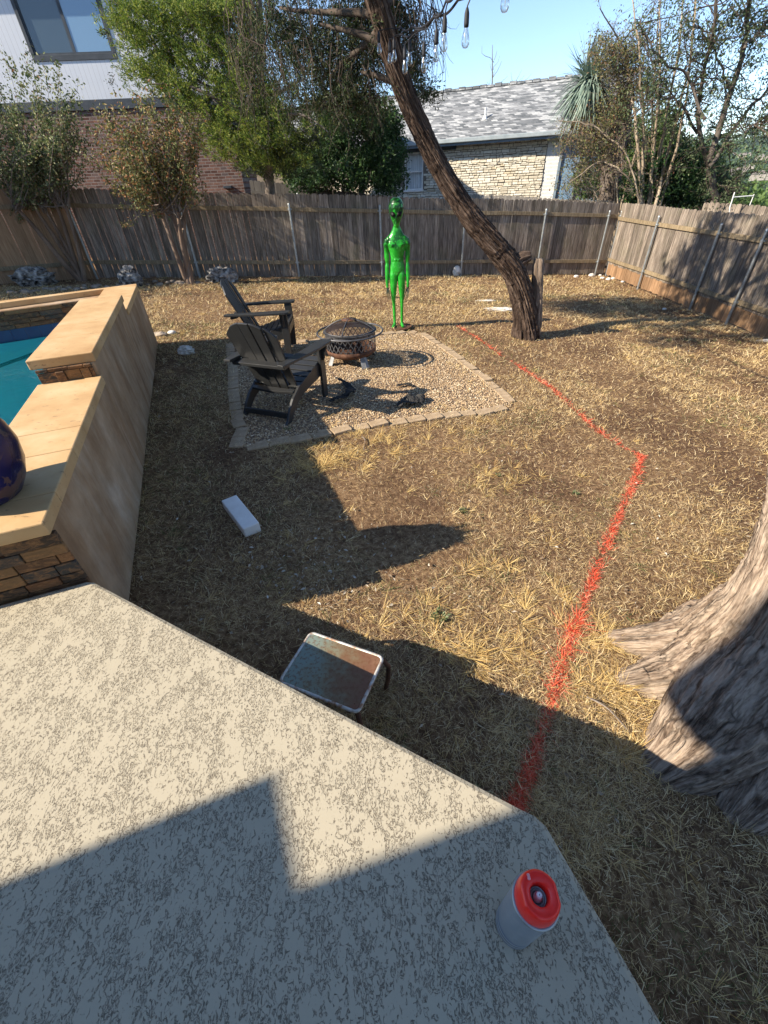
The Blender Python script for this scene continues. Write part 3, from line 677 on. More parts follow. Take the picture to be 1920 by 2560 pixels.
for a0, a1, c0, c1 in ((wx0, wx1, wzb, wzb + t), (wx0, wx1, wz1 - t, wz1), (wx0, wx0 + t, wzb + t, wz1 - t), (wx1 - t, wx1, wzb + t, wz1 - t)):
    wslab(win, a0, a1, c0, c1, -.12, -.02)
zm = (wzb + wz1) / 2; wslab(win, wx0 + t, wx1 - t, zm - .025, zm + .025, -.11, -.03); wslab(win, wx0 - .04, wx1 + .04, wzb - .06, wzb, -.05, .06)
wf = part('window', win, M_white, wh, bevel=.004)
cv = MB(); k = 60; ss = np.linspace(wx0 + .04, wx1 - .04, k); V = []
for i, s in enumerate(ss):
    o_ = -.2 + .02 * math.sin(i * 1.1) + .008 * math.sin(i * 2.7); V += [WP(s, wzb + .04, o_), WP(s, wz1 - .04, o_)]
cv.add(V, [[2 * i, 2 * i + 2, 2 * i + 3, 2 * i + 1] for i in range(k - 1)]); part('curtain', cv, M_curtain, wf, smooth=True)
mb = MB(); lb = wpx(1100, 382); wslab(mb, wx0 - .2, wpx(1140, 384)[0], wz1 + .0, wz1 + .16, -.02, .06); part('lintel', mb, M_trim, wh)
# lap siding strip and recessed porch to the right of the stone
ls = MB(); s1 = wpx(1397, 400)[0]; z = zb_
while z < ez:
    c = (WP(.012, z, 0) + WP(s1, z + .12, 0)) / 2 + wn * (-.03)
    ls.box(c, (s1 - .012, .02, .124), np.stack([wd_, wn, [0, 0, 1]], 1) @ np.array([[1, 0, 0], [0, math.cos(.22), math.sin(.22)], [0, -math.sin(.22), math.cos(.22)]])); z += .115
part('lap_siding', ls, M_white, wh)
pf = MB(); e0, e1, e2 = s1, wpx(1440, 420)[0], wpx(1500, 430)[0]
wslab(pf, e0, e0 + .10, zb_, ez, -.2, .0); wslab(pf, e1, e1 + .08, zb_, ez, -.2, .0); wslab(pf, e2, e2 + .12, zb_, ez, -.2, .0); wslab(pf, e0 + .1, e2, ez - .25, ez, -.19, -.01); wslab(pf, e1 + .08, e2, 1.55, 1.66, -.19, -.01)
po = part('porch_frame', pf, M_bluegrey, wh, bevel=.005)
gp = MB(); wslab(gp, e0 + .1, e1, zb_ + .3, ez - .25, -.12, -.10); wslab(gp, e1 + .08, e2, 1.66, ez - .25, -.12, -.10); part('pane', gp, M_glass2, po)
lp = MB(); z = zb_
while z < 1.54:
    wslab(lp, e1 + .08, e2, z, z + .10, -.14, -.10 - .012); z += .105
part('lower_panel', lp, M_bluegrey, po)
mb = wslab(MB(), s1, e2 + .1, zb_, ez, -5, -1.2); part('porch_wall', mb, M_siding, wh)
# roof: pitched slab, fascia, ridge cap, vent pipe
def roofbox(s0, s1, o0, z0, o1, z1, th):
    a, b, c, d = WP(s0, z0, o0), WP(s1, z0, o0), WP(s1, z1, o1), WP(s0, z1, o1); m_ = MB(); u = np.array([0, 0, th])
    m_.add([a, b, c, d, a - u, b - u, c - u, d - u], [[0, 1, 2, 3], [7, 6, 5, 4], [0, 4, 5, 1], [1, 5, 6, 2], [2, 6, 7, 3], [3, 7, 4, 0]]); return m_
ev = .45; rz0, rz1 = ez + .08, 4.88; rs1 = wpx(1560, 320)[0]
part('roof', roofbox(-17, rs1, ev, rz0, -2.5, rz1, .08), M_roof, wh); part('roof', roofbox(-17, rs1, -5.6, rz0, -2.503, rz1, .08), M_roof, wh)
mb = MB(); wslab(mb, -17, rs1, rz0 - .20, rz0 - .02, ev - .02, ev + .02); part('fascia', mb, M_bluegrey, wh)
mb = MB(); wslab(mb, -17, rs1, rz0 - .12, rz0 + .01, ev + .022, ev + .12); part('gutter', mb, simple('grey_gutter', [(.3, (.22, .26, .28)), (.7, (.32, .36, .38))], 4, .5, bump=0), wh, bevel=.02)
mb = wslab(MB(), -17, rs1, ez - .02, ez + .02, -.03, ev - .03); part('soffit', mb, M_bluegrey, wh)
mb = MB(); s = -17.0
while s < rs1: wslab(mb, s, s + .27, rz1 - .05, rz1 + .035 + .02 * math.sin(s * 9), -2.64, -2.36); s += .30
part('ridge_cap', mb, M_roof, wh)
vs = HP(1210, 325, wo, WAZ, .55); mb = MB(); b0 = np.array([vs[0], vs[1], 0]); of = (vs - wo)[:2] @ wn[:2]; zz = rz0 + (ev - of) / (ev + 2.5) * (rz1 - rz0)
mb.tube([b0 + [0, 0, zz - .05], b0 + [0, 0, zz + .32]], .035, 12); mb.lathe([(.10, zz - .03), (.06, zz + .06), (.036, zz + .09)], 12, b0); part('vent_pipe', mb, M_white, wh, smooth=True)

# ================================================================== GRAVEL AND PAVERS
def pl(pts, z=None): return np.array([TG(*p) if z is None else G(p[0], p[1], z) for p in pts])
row_l = pl([(589, 1120), (603, 1080), (592, 1040), (588, 1000), (585, 960), (583, 925), (578, 885), (572, 862)])
row_f = pl([(612, 1119), (700, 1106), (798, 1090), (890, 1070), (986, 1056), (1110, 1042), (1200, 1033), (1275, 1019)])
row_r = pl([(1283, 1007), (1235, 967), (1160, 908), (1100, 864), (1052, 833)])
row_b = pl([(1040, 830), (1000, 833), (900, 842), (760, 856), (660, 860), (585, 860)])
gpoly = np.concatenate([row_l, row_b[::-1], row_r[::-1], row_f[::-1]])[:, :2]
gc = gpoly.mean(0)
def resample(P, step):
    seg = np.linalg.norm(np.diff(P[:, :2], axis=0), axis=1); cum = np.concatenate([[0], np.cumsum(seg)]); s = np.arange(step / 2, cum[-1], step)
    return [(np.array([np.interp(t, cum, P[:, k]) for k in range(3)]), np.array([np.interp(t + .01, cum, P[:, k]) for k in range(3)]) - np.array([np.interp(t - .01, cum, P[:, k]) for k in range(3)])) for t in s]
rg = np.random.default_rng(21)
for rowp, lab, grp, sl in ((row_l, 'grey-tan paver laid in the shaded left edging row of the gravel patch', 'pavers edging the gravel on the left', .205),
                           (row_f, 'sandy tan paver laid in the near edging row of the gravel patch', 'pavers edging the gravel in front', .205),
                           (row_r, 'sandy tan paver laid in the right edging row of the gravel patch', 'pavers edging the gravel on the right', .215),
                           (row_b, 'sandy tan paver laid in the far edging row behind the fire pit', 'pavers edging the gravel at the back', .215)):
    for p, d in resample(rowp, sl):
        ang = math.atan2(d[1], d[0]) + rg.normal(0, .05); rz_ = rg.normal(0, .012, 2)
        c, s = math.cos(ang), math.sin(ang); zt_ = float(TH(p[0], p[1])) + .022 + rg.uniform(-.008, .008)
        q = np.array([p[0] + rg.normal(0, .008), p[1] + rg.normal(0, .008), zt_ - .03])
        rot = np.array([[c, -s, 0], [s, c, 0], [0, 0, 1]]) @ np.array([[1, 0, rz_[0]], [0, 1, rz_[1]], [-rz_[0], -rz_[1], 1]])
        solo('paver', MB().box(q, (.197 + rg.uniform(-.006, .004), .125, .06), rot), M_paver, lab, 'paver', q, bevel=.007, group=grp)
def rocks(P, S, seed=0, flat=.7):
    """many faceted pebbles: P (n,3), S (n,) sizes"""
    rg = np.random.default_rng(seed); n = len(P)
    B = np.array([[1, 0, 0], [-1, 0, 0], [0, 1, 0], [0, -1, 0], [0, 0, 1], [0, 0, -1], [.62, .62, .5], [-.62, -.62, .5], [.62, -.62, -.4], [-.62, .62, -.4]], float)[:6]
    V = B[None] * (1 + rg.uniform(-.3, .3, (n, 6, 1))) * S[:, None, None]; V[:, :, 2] *= flat; V[:, :, 0] *= rg.uniform(.8, 1.4, (n, 1))
    a = rg.uniform(0, 6.28, n); c, s = np.cos(a), np.sin(a); x = V[:, :, 0] * c[:, None] - V[:, :, 1] * s[:, None]; y = V[:, :, 0] * s[:, None] + V[:, :, 1] * c[:, None]
    tl = rg.normal(0, .4, n); z = V[:, :, 2] + x * tl[:, None] * .5
    V = np.stack([x, y, z], -1) + P[:, None, :]
    Fc = np.array([[0, 2, 4], [2, 1, 4], [1, 3, 4], [3, 0, 4], [2, 0, 5], [1, 2, 5], [3, 1, 5], [0, 3, 5]])
    return V.reshape(-1, 3), (Fc[None] + (np.arange(n) * 6)[:, None, None]).reshape(-1, 3)
mn, mx = gpoly.min(0), gpoly.max(0); n = 90000
pp = rg.uniform(mn, mx, (n, 2)); k = inpoly(pp[:, 0], pp[:, 1], [tuple(p) for p in gpoly]); pp = pp[k]
zz = TH(pp[:, 0], pp[:, 1]) + rg.uniform(.0, .014, len(pp))
mb = MB(); mb.add(*rocks(np.c_[pp, zz], rg.uniform(.0055, .0118, len(pp)), 3))
o = solo('gravel', mb, M_gravel, None, None, kind='stuff'); tag(o, 'brown pinkish pea gravel filling the edged seating area', 'gravel')
# gravel bed underlay following the ground
gx, gy = np.meshgrid(np.arange(mn[0], mx[0], .06), np.arange(mn[1], mx[1], .06), indexing='ij'); nn = gx.shape
ins = inpoly(gx, gy, [tuple(p) for p in gpoly]); gz = TH(gx, gy) + .006
I, J = np.meshgrid(np.arange(nn[0] - 1), np.arange(nn[1] - 1), indexing='ij'); kk = (ins[:-1, :-1] & ins[1:, 1:] & ins[1:, :-1] & ins[:-1, 1:]).ravel(); i0 = (I * nn[1] + J).ravel()[kk]
struct('gravel_bed', MB().add(np.stack([gx.ravel(), gy.ravel(), gz.ravel()], 1), np.stack([i0, i0 + nn[1], i0 + nn[1] + 1, i0 + 1], 1)), simple('gravel_fines', [(.35, (.10, .065, .045)), (.65, (.24, .17, .12))], 60, .95), smooth=True)

# ================================================================== ADIRONDACK CHAIRS
def make_chair(label, loc, rz, group):
    t = thing('adirondack_chair', label, 'chair', loc, rz, group); K = dict(local=True, bevel=.004)
    X, Yv, Zv = (1, 0, 0), (0, 1, 0), (0, 0, 1)
    so_ = [(.40, .24), (.42, .30), (.40, .385), (.10, .325), (-.10, .27), (-.22, .205), (-.30, .13), (-.37, .03), (-.41, .0), (-.31, .0), (-.25, .06), (-.16, .13), (-.02, .185)]
    for s in (-1, 1):
        part('side_rail', MB().plank(so_, (s * .262, 0, 0), Yv, Zv, X, .028), M_chair, t, **K)
        part('leg', MB().plank([(.325, 0), (.405, 0), (.425, .30), (.425, .56), (.325, .56), (.330, .3)], (s * .293, 0, 0), Yv, Zv, X, .030), M_chair, t, **K)
        al = [(s * .265, -.36), (s * .335, -.37), (s * .355, -.20), (s * .385, .02), (s * .400, .20), (s * .400, .42), (s * .385, .47), (s * .275, .47), (s * .262, .44), (s * .262, .05), (s * .258, -.2)]
        if s < 0: al = al[::-1]
        ao = part('armrest', MB().plank(al, (0, 0, .5745), X, Yv, Zv, .026), M_chair, t, **K)
        part('arm_bracket', MB().plank([(.33, .56), (.33, .40), (.355, .40), (.30, .56)][:0] + [(0, 0), (.075, 0), (.02, -.16), (0, -.16)], (s * .310, .375, .56), (s, 0, 0), Zv, Yv, .026), M_chair, ao, **K)
    # seat slats over the rails
    for i in range(6):
        f = i / 5; y = .385 - f * .44; z = .398 - f * .118; sl = -.018
        part('seat_slat', MB().box((0, y, z), (.555, .076, .02), np.array([[1, 0, 0], [0, math.cos(.26), -math.sin(.26)], [0, math.sin(.26), math.cos(.26)]])), M_chair, t, **K)
    part('front_apron', MB().box((0, .415, .335), (.50, .022, .09)), M_chair, t, **K)
    # back slats: fan with an arched top
    bd = np.array([0, -.40, .9165]); bd /= np.linalg.norm(bd); bn = np.array([0, .9165, .40])
    base = np.array([0, -.075, .235])
    tops = [.66, .735, .76, .735, .66]
    for i in range(5):
        k_ = i - 2; x0 = k_ * .097; x1 = k_ * .112; h = tops[i]; wb_, wt_ = .044, .0525
        ol = [(x0 - wb_, 0), (x0 + wb_, 0)]
        cur = lambda u: .765 - .155 * (abs(u) / .28) ** 2.2
        for u in np.linspace(x1 + wt_, x1 - wt_, 6): ol.append((u, cur(u)))
        dish = (abs(k_) ** 2) * .006
        part('back_slat', MB().plank(ol, base + bn * dish, X, bd, bn, .02), M_chair, t, **K)
    # upper brace (broad curved board) and lower brace
    ol = [(-.335, .0), (.335, .0), (.335, .06), (.28, .075), (.15, .055), (0, .045), (-.15, .055), (-.28, .075), (-.335, .06)]
    o1 = base + bd * .36 - bn * .015
    part('back_brace', MB().plank([(-.30, 0), (-.15, -.018), (0, -.022), (.15, -.018), (.30, 0), (.30, .085), (-.30, .085)], (0, -.218, .545), X, (0, -1, -.12), (0, -.12, 1), .03), M_chair, t, **K)
    part('back_brace', MB().plank([(-.245, 0), (.245, 0), (.245, .05), (0, .075), (-.245, .05)], (0, -.115, .245), X, (0, -1, -.15), (0, -.15, 1), .028), M_chair, t, **K)
    part('stretcher', MB().beam((-.248, -.335, .075), (.248, -.335, .075), .028, .055), M_chair, t, **K)
    mb = MB()
    for s in (-1, 1):
        for y, z in ((.36, .50), (.36, .44), (.37, .31), (.36, .27)): mb.lathe([(.001, .0), (.008, .001), (.008, .006)][::-1], 8)
    return t
rl, rr_, fl = G(605, 1068, .02), G(735, 1090, .02), G(822, 1010, .02)
c1 = (rl + rr_) / 2; ax = rr_ - rl; ang1 = math.atan2(ax[1], ax[0]); fwd = np.array([-math.sin(ang1), math.cos(ang1), 0])
c1 = c1 + fwd * .385; c1[2] = float(TH(c1[0], c1[1])) + .012
ch1 = make_chair('black slatted lounge chair seen from behind, nearest the camera on the gravel', c1, ang1, 'black slatted chairs by the fire pit')
fa, fb = G(727, 911, .03), G(739, 879, .03); c2 = (fa + fb) / 2; ang2 = R(-88); f2 = np.array([-math.sin(ang2), math.cos(ang2), 0]); c2 = c2 - f2 * .37; c2[2] = float(TH(c2[0], c2[1])) + .012
copy_thing(ch1, c2, ang2, 'black slatted lounge chair turned sideways to the fire pit, farther from the camera')

# ================================================================== FIRE PIT
pc = G(882, 912, .0); pc[2] = float(TH(pc[0], pc[1])) + .012
pit = thing('fire_pit', 'round rusty steel fire pit with lattice sides, domed mesh lid and grey outer ring', 'fire pit', pc, .35)
r0 = .335
M_pitleg = simple('grey_painted_leg', [(.3, (.16, .165, .17)), (.7, (.24, .25, .26))], 14, .55, .2, bump=.1)
mb = MB().lathe([(.08, .085), (.20, .092), (.29, .112), (r0, .150), (r0 + .003, .20), (r0 - .001, .20), (r0 - .004, .152), (.285, .118), (.2, .098), (.08, .091)], 48); part('bowl', mb, M_rust, pit, smooth=True, local=True)
mb = MB(); nb = 30; za, zb2 = .198, .362
for k in range(nb):
    for sg in (-1, 1):
        pts = []
        for t in np.linspace(0, 1, 7):
            a_ = 2 * math.pi * k / nb + sg * t * 2 * math.pi / nb * 1.5; pts.append((r0 * math.cos(a_), r0 * math.sin(a_), za + (zb2 - za) * t))
        V = []; 
        for t, p in enumerate(pts):
            rn = np.array([p[0], p[1], 0]) / r0; p = np.array(p)
            tg = np.array([-rn[1], rn[0], 0]) * .0065
            V += [p - tg, p + tg]
        for q in range(6): mb.add([V[2 * q], V[2 * q + 1], V[2 * q + 3], V[2 * q + 2]], [[0, 1, 2, 3]])
o = part('lattice', mb, M_iron, pit, local=True); sm = o.modifiers.new('thick', 'SOLIDIFY'); sm.thickness = .003
part('rim_band', MB().lathe([(r0 - .002, .36), (r0 + .004, .36), (r0 + .004, .405), (r0 + .02, .408), (r0 + .02, .413), (r0 - .006, .413), (r0 - .006, .36)], 48, close=True), M_iron, pit, smooth=False, local=True)
a_ = np.linspace(0, 2 * math.pi, 61); part('outer_ring', MB().tube(np.c_[.435 * np.cos(a_), .435 * np.sin(a_), np.full(61, .395)], .0115, 10, cap=False), M_iron, pit, smooth=True, local=True)
for k in range(4):
    a = k * math.pi / 2 + .5; e = np.array([math.cos(a), math.sin(a), 0])
    part('ring_bracket', MB().beam(e * (r0 + .003) + [0, 0, .39], e * .43 + [0, 0, .395], .02, .005), M_iron, pit, local=True)
for k in range(4):
    a = k * math.pi / 2 + .2; e = np.array([math.cos(a), math.sin(a), 0]); tt_ = np.array([-e[1], e[0], 0]); mb = MB()
    for s in (-1, 1):
        A_, B_ = e * .30 + [0, 0, .150], e * .375 + [0, 0, 0.0]
        mb.add([A_ + tt_ * s * .0, A_ + tt_ * s * .045 - e * .02, B_ + tt_ * s * .055 - e * .02, B_ + tt_ * s * .0], [[0, 1, 2, 3]])
    o = part('leg', mb, M_pitleg, pit, local=True); sm = o.modifiers.new('thick', 'SOLIDIFY'); sm.thickness = .004
# mesh dome lid: fine woven wire as real, partly open gauze
N = NM('spark_screen_gauze', .6, .6); N.col((.07, .05, .045)); tr = N.t.nodes.new('ShaderNodeBsdfTransparent'); mxs = N.t.nodes.new('ShaderNodeMixShader'); mxs.inputs[0].default_value = .55
N.L(tr.outputs[0], mxs.inputs[1]); N.L(N.p.outputs[0], mxs.inputs[2]); N.L(mxs.outputs[0], N.t.nodes['Material Output'].inputs[0]); M_gauze = N.m
dome = [(r0 * math.cos(t), .414 + .135 * math.sin(t)) for t in np.linspace(0, math.pi / 2, 12)]
dome = [(r0 * (1 - (i / 11) ** 1.0) if i else r0, .418 + .13 * (1 - (1 - i / 11) ** 2)) for i in range(12)]
lid = part('lid', MB().lathe([(max(r, .002), z) for r, z in dome], 48), M_gauze, pit, smooth=True, local=True)
part('lid_cap', MB().lathe([(.10, .545), (.10, .5475), (.001, .552)], 24), M_rust, lid, smooth=True, local=True)
for k in range(4):
    a = k * math.pi / 2 + .95; pts = [(math.cos(a) * (r + .003), math.sin(a) * (r + .003), z + .003) for r, z in dome[:-1]]
    part('strap', MB().tube(pts, .0075, 6), M_iron, lid, smooth=True, local=True)
part('lid_rim', MB().tube(np.c_[(r0 - .008) * np.cos(a_), (r0 - .008) * np.sin(a_), np.full(61, .421)], .008, 8, cap=False), M_iron, lid, smooth=True, local=True)
part('lid_handle', MB().tube([(0, 0, .545), (0, 0, .60), (.01, 0, .63), (.0, 0, .625)], .004, 6), M_rust, lid, local=True)
solo('poker', MB().tube([G(825, 948, .03), G(845, 941, .03), G(885, 933, .03)], [.008, .006, .005], 6), M_iron, 'thin dark metal poker lying on the gravel at the fire pit leg', 'poker', G(825, 948, .0))

# ================================================================== ALIEN FIGURE
ab = TG(996, 818); ab[2] = float(TH(ab[0], ab[1])) + .015
al = thing('alien_figure', 'glossy green metal alien yard figure standing on a round plate', 'yard statue', ab, R(-6))
def loft(mb, rings, n=20, caps=True):
    a = np.arange(n) * 2 * math.pi / n; V = []; rings = list(rings)
    if caps:
        r = rings[0]; rings.insert(0, (r[0], r[1] * .3, r[2] * .3)); r = rings[-1]; rings.append((r[0], r[1] * .3, r[2] * .3))
    for c, rx, ry in rings: V.append(np.stack([c[0] + rx * np.cos(a), c[1] + ry * np.sin(a), np.full(n, c[2])], 1))
    k = len(rings); base = np.concatenate(V); j = np.arange(n); j2 = (j + 1) % n
    mb.add(base, np.concatenate([np.stack([i * n + j, i * n + j2, (i + 1) * n + j2, (i + 1) * n + j], 1) for i in range(k - 1)]))
    mb.b.append((np.zeros((0, 3)), [list(np.arange(n)[::-1] + mb.n - k * n), list(np.arange(n) + mb.n - n)])); return mb
B = MB()
loft(B, [((0, 0, .80), .05, .05), ((0, 0, .86), .112, .066), ((0, 0, .92), .110, .066), ((0, 0, 1.0), .098, .060), ((0, 0, 1.06), .098, .060), ((0, -.004, 1.13), .112, .070), ((0, -.006, 1.20), .135, .080), ((0, 0, 1.27), .158, .078), ((0, 0, 1.33), .140, .064), ((0, 0, 1.375), .100, .054), ((0, 0, 1.42), .074, .050), ((0, -.004, 1.46), .055, .044), ((0, -.008, 1.5), .040, .038)], 28)
loft(B, [((0, -.02, 1.455), .026, .03), ((0, -.022, 1.485), .040, .045), ((0, -.02, 1.53), .056, .058), ((0, -.012, 1.59), .082, .076), ((0, 0, 1.65), .102, .096), ((0, .006, 1.71), .109, .108), ((0, .010, 1.76), .102, .106), ((0, .012, 1.80), .080, .088), ((0, .012, 1.83), .046, .055)], 28)
for s in (-1, 1):
    loft(B, [((s * .060, 0, .06), .022, .026), ((s * .062, 0, .2), .023, .026), ((s * .066, 0, .38), .026, .030), ((s * .070, -.004, .46), .034, .036), ((s * .069, -.006, .52), .044, .045), ((s * .064, -.004, .66), .056, .056), ((s * .060, 0, .80), .063, .060), ((s * .057, 0, .88), .05, .05)], 20)
    B.tube([(s * .142, 0, 1.305), (s * .158, .004, 1.24), (s * .162, .01, 1.14), (s * .160, .014, 1.06), (s * .155, .012, .97)], [.045, .048, .035, .038, .024], 14)
    B.tube([(s * .155, .012, .985), (s * .158, .008, .93), (s * .163, -.004, .80), (s * .165, -.02, .68), (s * .162, -.03, .62)], [.024, .033, .031, .024, .018], 14)
    # pectorals, feet
    B.tube([(s * .015, -.040, 1.225), (s * .06, -.044, 1.225), (s * .11, -.030, 1.25)], [.038, .044, .038], 12)
    B.tube([(s * .07, 0, 1.325), (s * .115, 0, 1.305), (s * .145, .002, 1.275), (s * .152, .006, 1.235)], [.040, .048, .050, .040], 14)
    B.tube([(s * .062, .01, .04), (s * .07, -.05, .028), (s * .085, -.12, .022)], [.030, .026, .022], 10)
    B.tube([(s * .012, -.052, 1.02), (s * .035, -.048, 1.03)], [.018, .016], 8); B.tube([(s * .02, -.050, 1.10), (s * .04, -.05, 1.11)], [.018, .016], 8)
B.tube([(0, -.082, 1.615), (0, -.088, 1.585), (0, -.084, 1.565)], [.008, .011, .009], 8)            # nose
B.tube([(-.018, -.068, 1.525), (0, -.076, 1.525), (.018, -.068, 1.525)], [.005, .007, .005], 8); B.tube([(-.014, -.064, 1.508), (0, -.07, 1.507), (.014, -.064, 1.508)], [.005, .006, .005], 8)
N = NM('green_enamel', .30, .15, .5)
pz = N.t.nodes.new('ShaderNodeSeparateXYZ'); N.L(N.tc.outputs['Object'], pz.inputs[0])
up_ = N.ramp(N.math('MULTIPLY', pz.outputs[2], .5), [(.57, 0.0), (.62, .9), (.72, .6), (.88, .95)])
blot = N.ramp(N.noise(9, 4), [(.44, 0.0), (.52, 1.0)])
g = N.ramp(N.noise(7, 3), [(.35, (.008, .20, .012)), (.65, (.025, .38, .03))])
c = N.mix(N.math('MULTIPLY', blot, up_), g, (.002, .018, .006)); c = N.mix(N.ramp(N.noise(26, 4), [(.55, 0.0), (.7, .45)]), c, (.12, .55, .12)); N.bump(N.noise(35, 3), .15, .003); M_green = N.col(c)
for q_, (bv, bf) in enumerate(B.b): B.b[q_] = (bv * np.array([1.05, 1.05, 1.0]) if len(bv) else bv, bf)
o = part('body', B, M_green, al, local=True, smooth=True); rmd = o.modifiers.new('remesh', 'REMESH'); rmd.mode = 'VOXEL'; rmd.voxel_size = .0065; rmd.use_smooth_shade = True
smd = o.modifiers.new('smooth', 'SMOOTH'); smd.iterations = 3; smd.factor = .5
M_handm = simple('dark_wire_hand', [(.3, (.02, .03, .02)), (.7, (.06, .08, .06))], 20, .5, .4, bump=0)
M_eye = NM('black_gloss', .5, 0, .15).col((.004, .004, .004))
for s in (-1, 1):
    V = []; nn_ = 14; mm_ = 10
    for i in range(mm_ + 1):
        t = i / mm_; 
        for j in range(nn_):
            a = 2 * math.pi * j / nn_; r = math.sin(math.pi * t) ** .8
            x = (t - .5) * .092; y = -.020 * r * math.cos(a); z = .033 * r * math.sin(a); ca, sa = math.cos(.62), math.sin(.62)
            V.append((s * (x * ca - z * sa + .052), y - .108 + .050 * (t) ** 2, x * sa + z * ca + 1.632))
    I = np.array([[i * nn_ + j, i * nn_ + (j + 1) % nn_, (i + 1) * nn_ + (j + 1) % nn_, (i + 1) * nn_ + j] for i in range(mm_) for j in range(nn_)])
    part('eye', MB().add(V, I), M_eye, al, smooth=True, local=True)
    hb = MB(); hp = np.array([s * .170, -.03, .62])
    hb.lathe([(.018, -.012), (.021, 0), (.018, .012)], 12, hp)
    for k, (dx, L) in enumerate(((-.018, .135), (-.006, .165), (.006, .170), (.018, .150))):
        a0 = hp + [dx * .6, -.005, -.01]
        hb.tube([a0, a0 + [dx * .5 - s * .006, -.02, -L * .35], a0 + [dx * .9 - s * .016, -.035, -L * .7], a0 + [dx * 1.2 - s * .03, -.03, -L]], [.006, .0055, .0045, .003], 7)
    a0 = hp + [-s * .014, -.01, -.01]; hb.tube([a0, a0 + [-s * .02, -.02, -.03], a0 + [-s * .032, -.03, -.07]], [.006, .005, .003], 7)
    part('hand', hb, M_handm, al, smooth=True, local=True)
part('brace', MB().tube([(-.06, .03, .46), (.08, .03, .46)], .005, 6).tube([(.03, .03, .46), (.07, .12, .02)], .006, 6), M_iron, al, local=True)
part('base_plate', MB().lathe([(.001, .0), (.225, .0), (.228, .006), (.222, .014), (.215, .008), (.001, .008)], 40, (.01, -.03, 0)), M_rust, al, local=True)

# ================================================================== TABLE
tc = [G(780, 1582, .385), G(960, 1640, .385), G(892, 1782, .385), G(695, 1698, .385)]
cen = sum(tc) / 4; lx = (tc[1] - tc[0] + tc[2] - tc[3]) / 2; L1 = np.linalg.norm(lx); lx /= L1; ly = np.array([-lx[1], lx[0], 0]); L2 = abs(((tc[0] - tc[3] + tc[1] - tc[2]) / 2) @ ly)
zt0 = float(TH(cen[0], cen[1])); tb = thing('side_table', 'small rectangular side table with a rust-stained metal top beside the patio edge', 'table', (cen[0], cen[1], zt0))
def rrect(w_, h_, r, n=5):
    o_ = []
    for cx, cy, a0 in ((w_ / 2 - r, h_ / 2 - r, 0), (-w_ / 2 + r, h_ / 2 - r, 90), (-w_ / 2 + r, -h_ / 2 + r, 180), (w_ / 2 - r, -h_ / 2 + r, 270)):
        for k in range(n): a = R(a0 + 90 * k / (n - 1)); o_.append((cx + r * math.cos(a), cy + r * math.sin(a)))
    return o_
N = NM('rust_stained_sheet', .5, .25, .4)
sx_ = N.t.nodes.new('ShaderNodeVectorMath'); sx_.operation = 'DOT_PRODUCT'; N.L(N.tc.outputs['Object'], sx_.inputs[0]); sx_.inputs[1].default_value = (lx[0] * .95 + ly[0] * .2, lx[1] * .95 + ly[1] * .2, 0)
f = N.math('ADD', N.math('MULTIPLY', sx_.outputs['Value'], 2.3), N.math('MULTIPLY', N.noise(14, 5, None, .6), .9))
spots = N.ramp(N.noise(62, 4, None, .6), [(.50, 0.0), (.60, 1.0)])
c = N.ramp(f, [(.15, (.21, .26, .22)), (.42, (.22, .20, .13)), (.58, (.20, .12, .065)), (.78, (.20, .095, .055)), (.98, (.26, .14, .08))])
c = N.mix(N.math('MULTIPLY', spots, .6), c, (.16, .075, .035)); N.bump(N.noise(80, 4), .2, .001); M_table = N.col(c)
zl_ = .385
part('top', MB().plank(rrect(L1 - .012, L2 - .012, .018), (cen[0], cen[1], zl_ - .006), lx, ly, (0, 0, 1), .006), M_table, tb, bevel=.001)
ed = rrect(L1, L2, .022, 7); ed = [cen + lx * u + ly * v for u, v in ed]; ed.append(ed[0]); ed.append(ed[1]); ep = np.array(ed); ep[:, 2] = zl_ - .008
part('edge', MB().tube(ep, .0075, 8, cap=False), simple('worn_pale_edge', [(.35, (.30, .16, .09)), (.5, (.52, .50, .46)), (.7, (.62, .62, .60))], 30, .5, .3), tb, smooth=True)
for u, v in ((1, 1), (-1, 1), (-1, -1), (1, -1)):
    a = cen + lx * u * (L1 / 2 - .03) + ly * v * (L2 / 2 - .03); a[2] = zl_ - .012; o_ = lx * u * .7 + ly * v * .7
    part('leg', MB().tube([a, a + o_ * .04 - [0, 0, .015], a + o_ * .065 - [0, 0, .08], a + o_ * .06 - [0, 0, .17], a + o_ * .045 - [0, 0, zl_ - zt0 - .01]], .011, 8), M_rust, tb, smooth=True)

# ================================================================== SPRAY CAN
sc0 = G(1283, 2312, .65); can = thing('spray_can', 'silver-blue marking paint spray can with a bright red grip cap on the patio', 'spray can', sc0)
M_can = NM('can_lacquer', .35, .3, .5); N = M_can
zz_ = N.t.nodes.new('ShaderNodeSeparateXYZ'); N.L(N.tc.outputs['Object'], zz_.inputs[0])
c = N.ramp(zz_.outputs[2], [(0, (.34, .38, .42)), (.014, (.03, .05, .10)), (.022, (.40, .45, .50)), (.032, (.03, .05, .11)), (.040, (.40, .45, .50)), (.052, (.05, .12, .26)), (.064, (.30, .35, .40)), (.2, (.30, .35, .40))], 'CONSTANT')
M_can = N.col(N.mix(N.ramp(N.noise(60, 4), [(.4, 0.0), (.75, .3)]), c, (.48, .50, .52)))
hc = .275
part('body', MB().lathe([(.001, 0), (.036, 0), (.0395, .004), (.041, .010), (.041, hc - .012), (.0405, hc - .004), (.038, hc)], 40), M_can, can, smooth=True, local=True)
part('rim', MB().lathe([(.0405, hc - .006), (.0435, hc - .003), (.0435, hc + .003), (.040, hc + .005), (.034, hc + .002), (.034, hc - .004)], 40, close=True), M_galv, can, smooth=True, local=True)
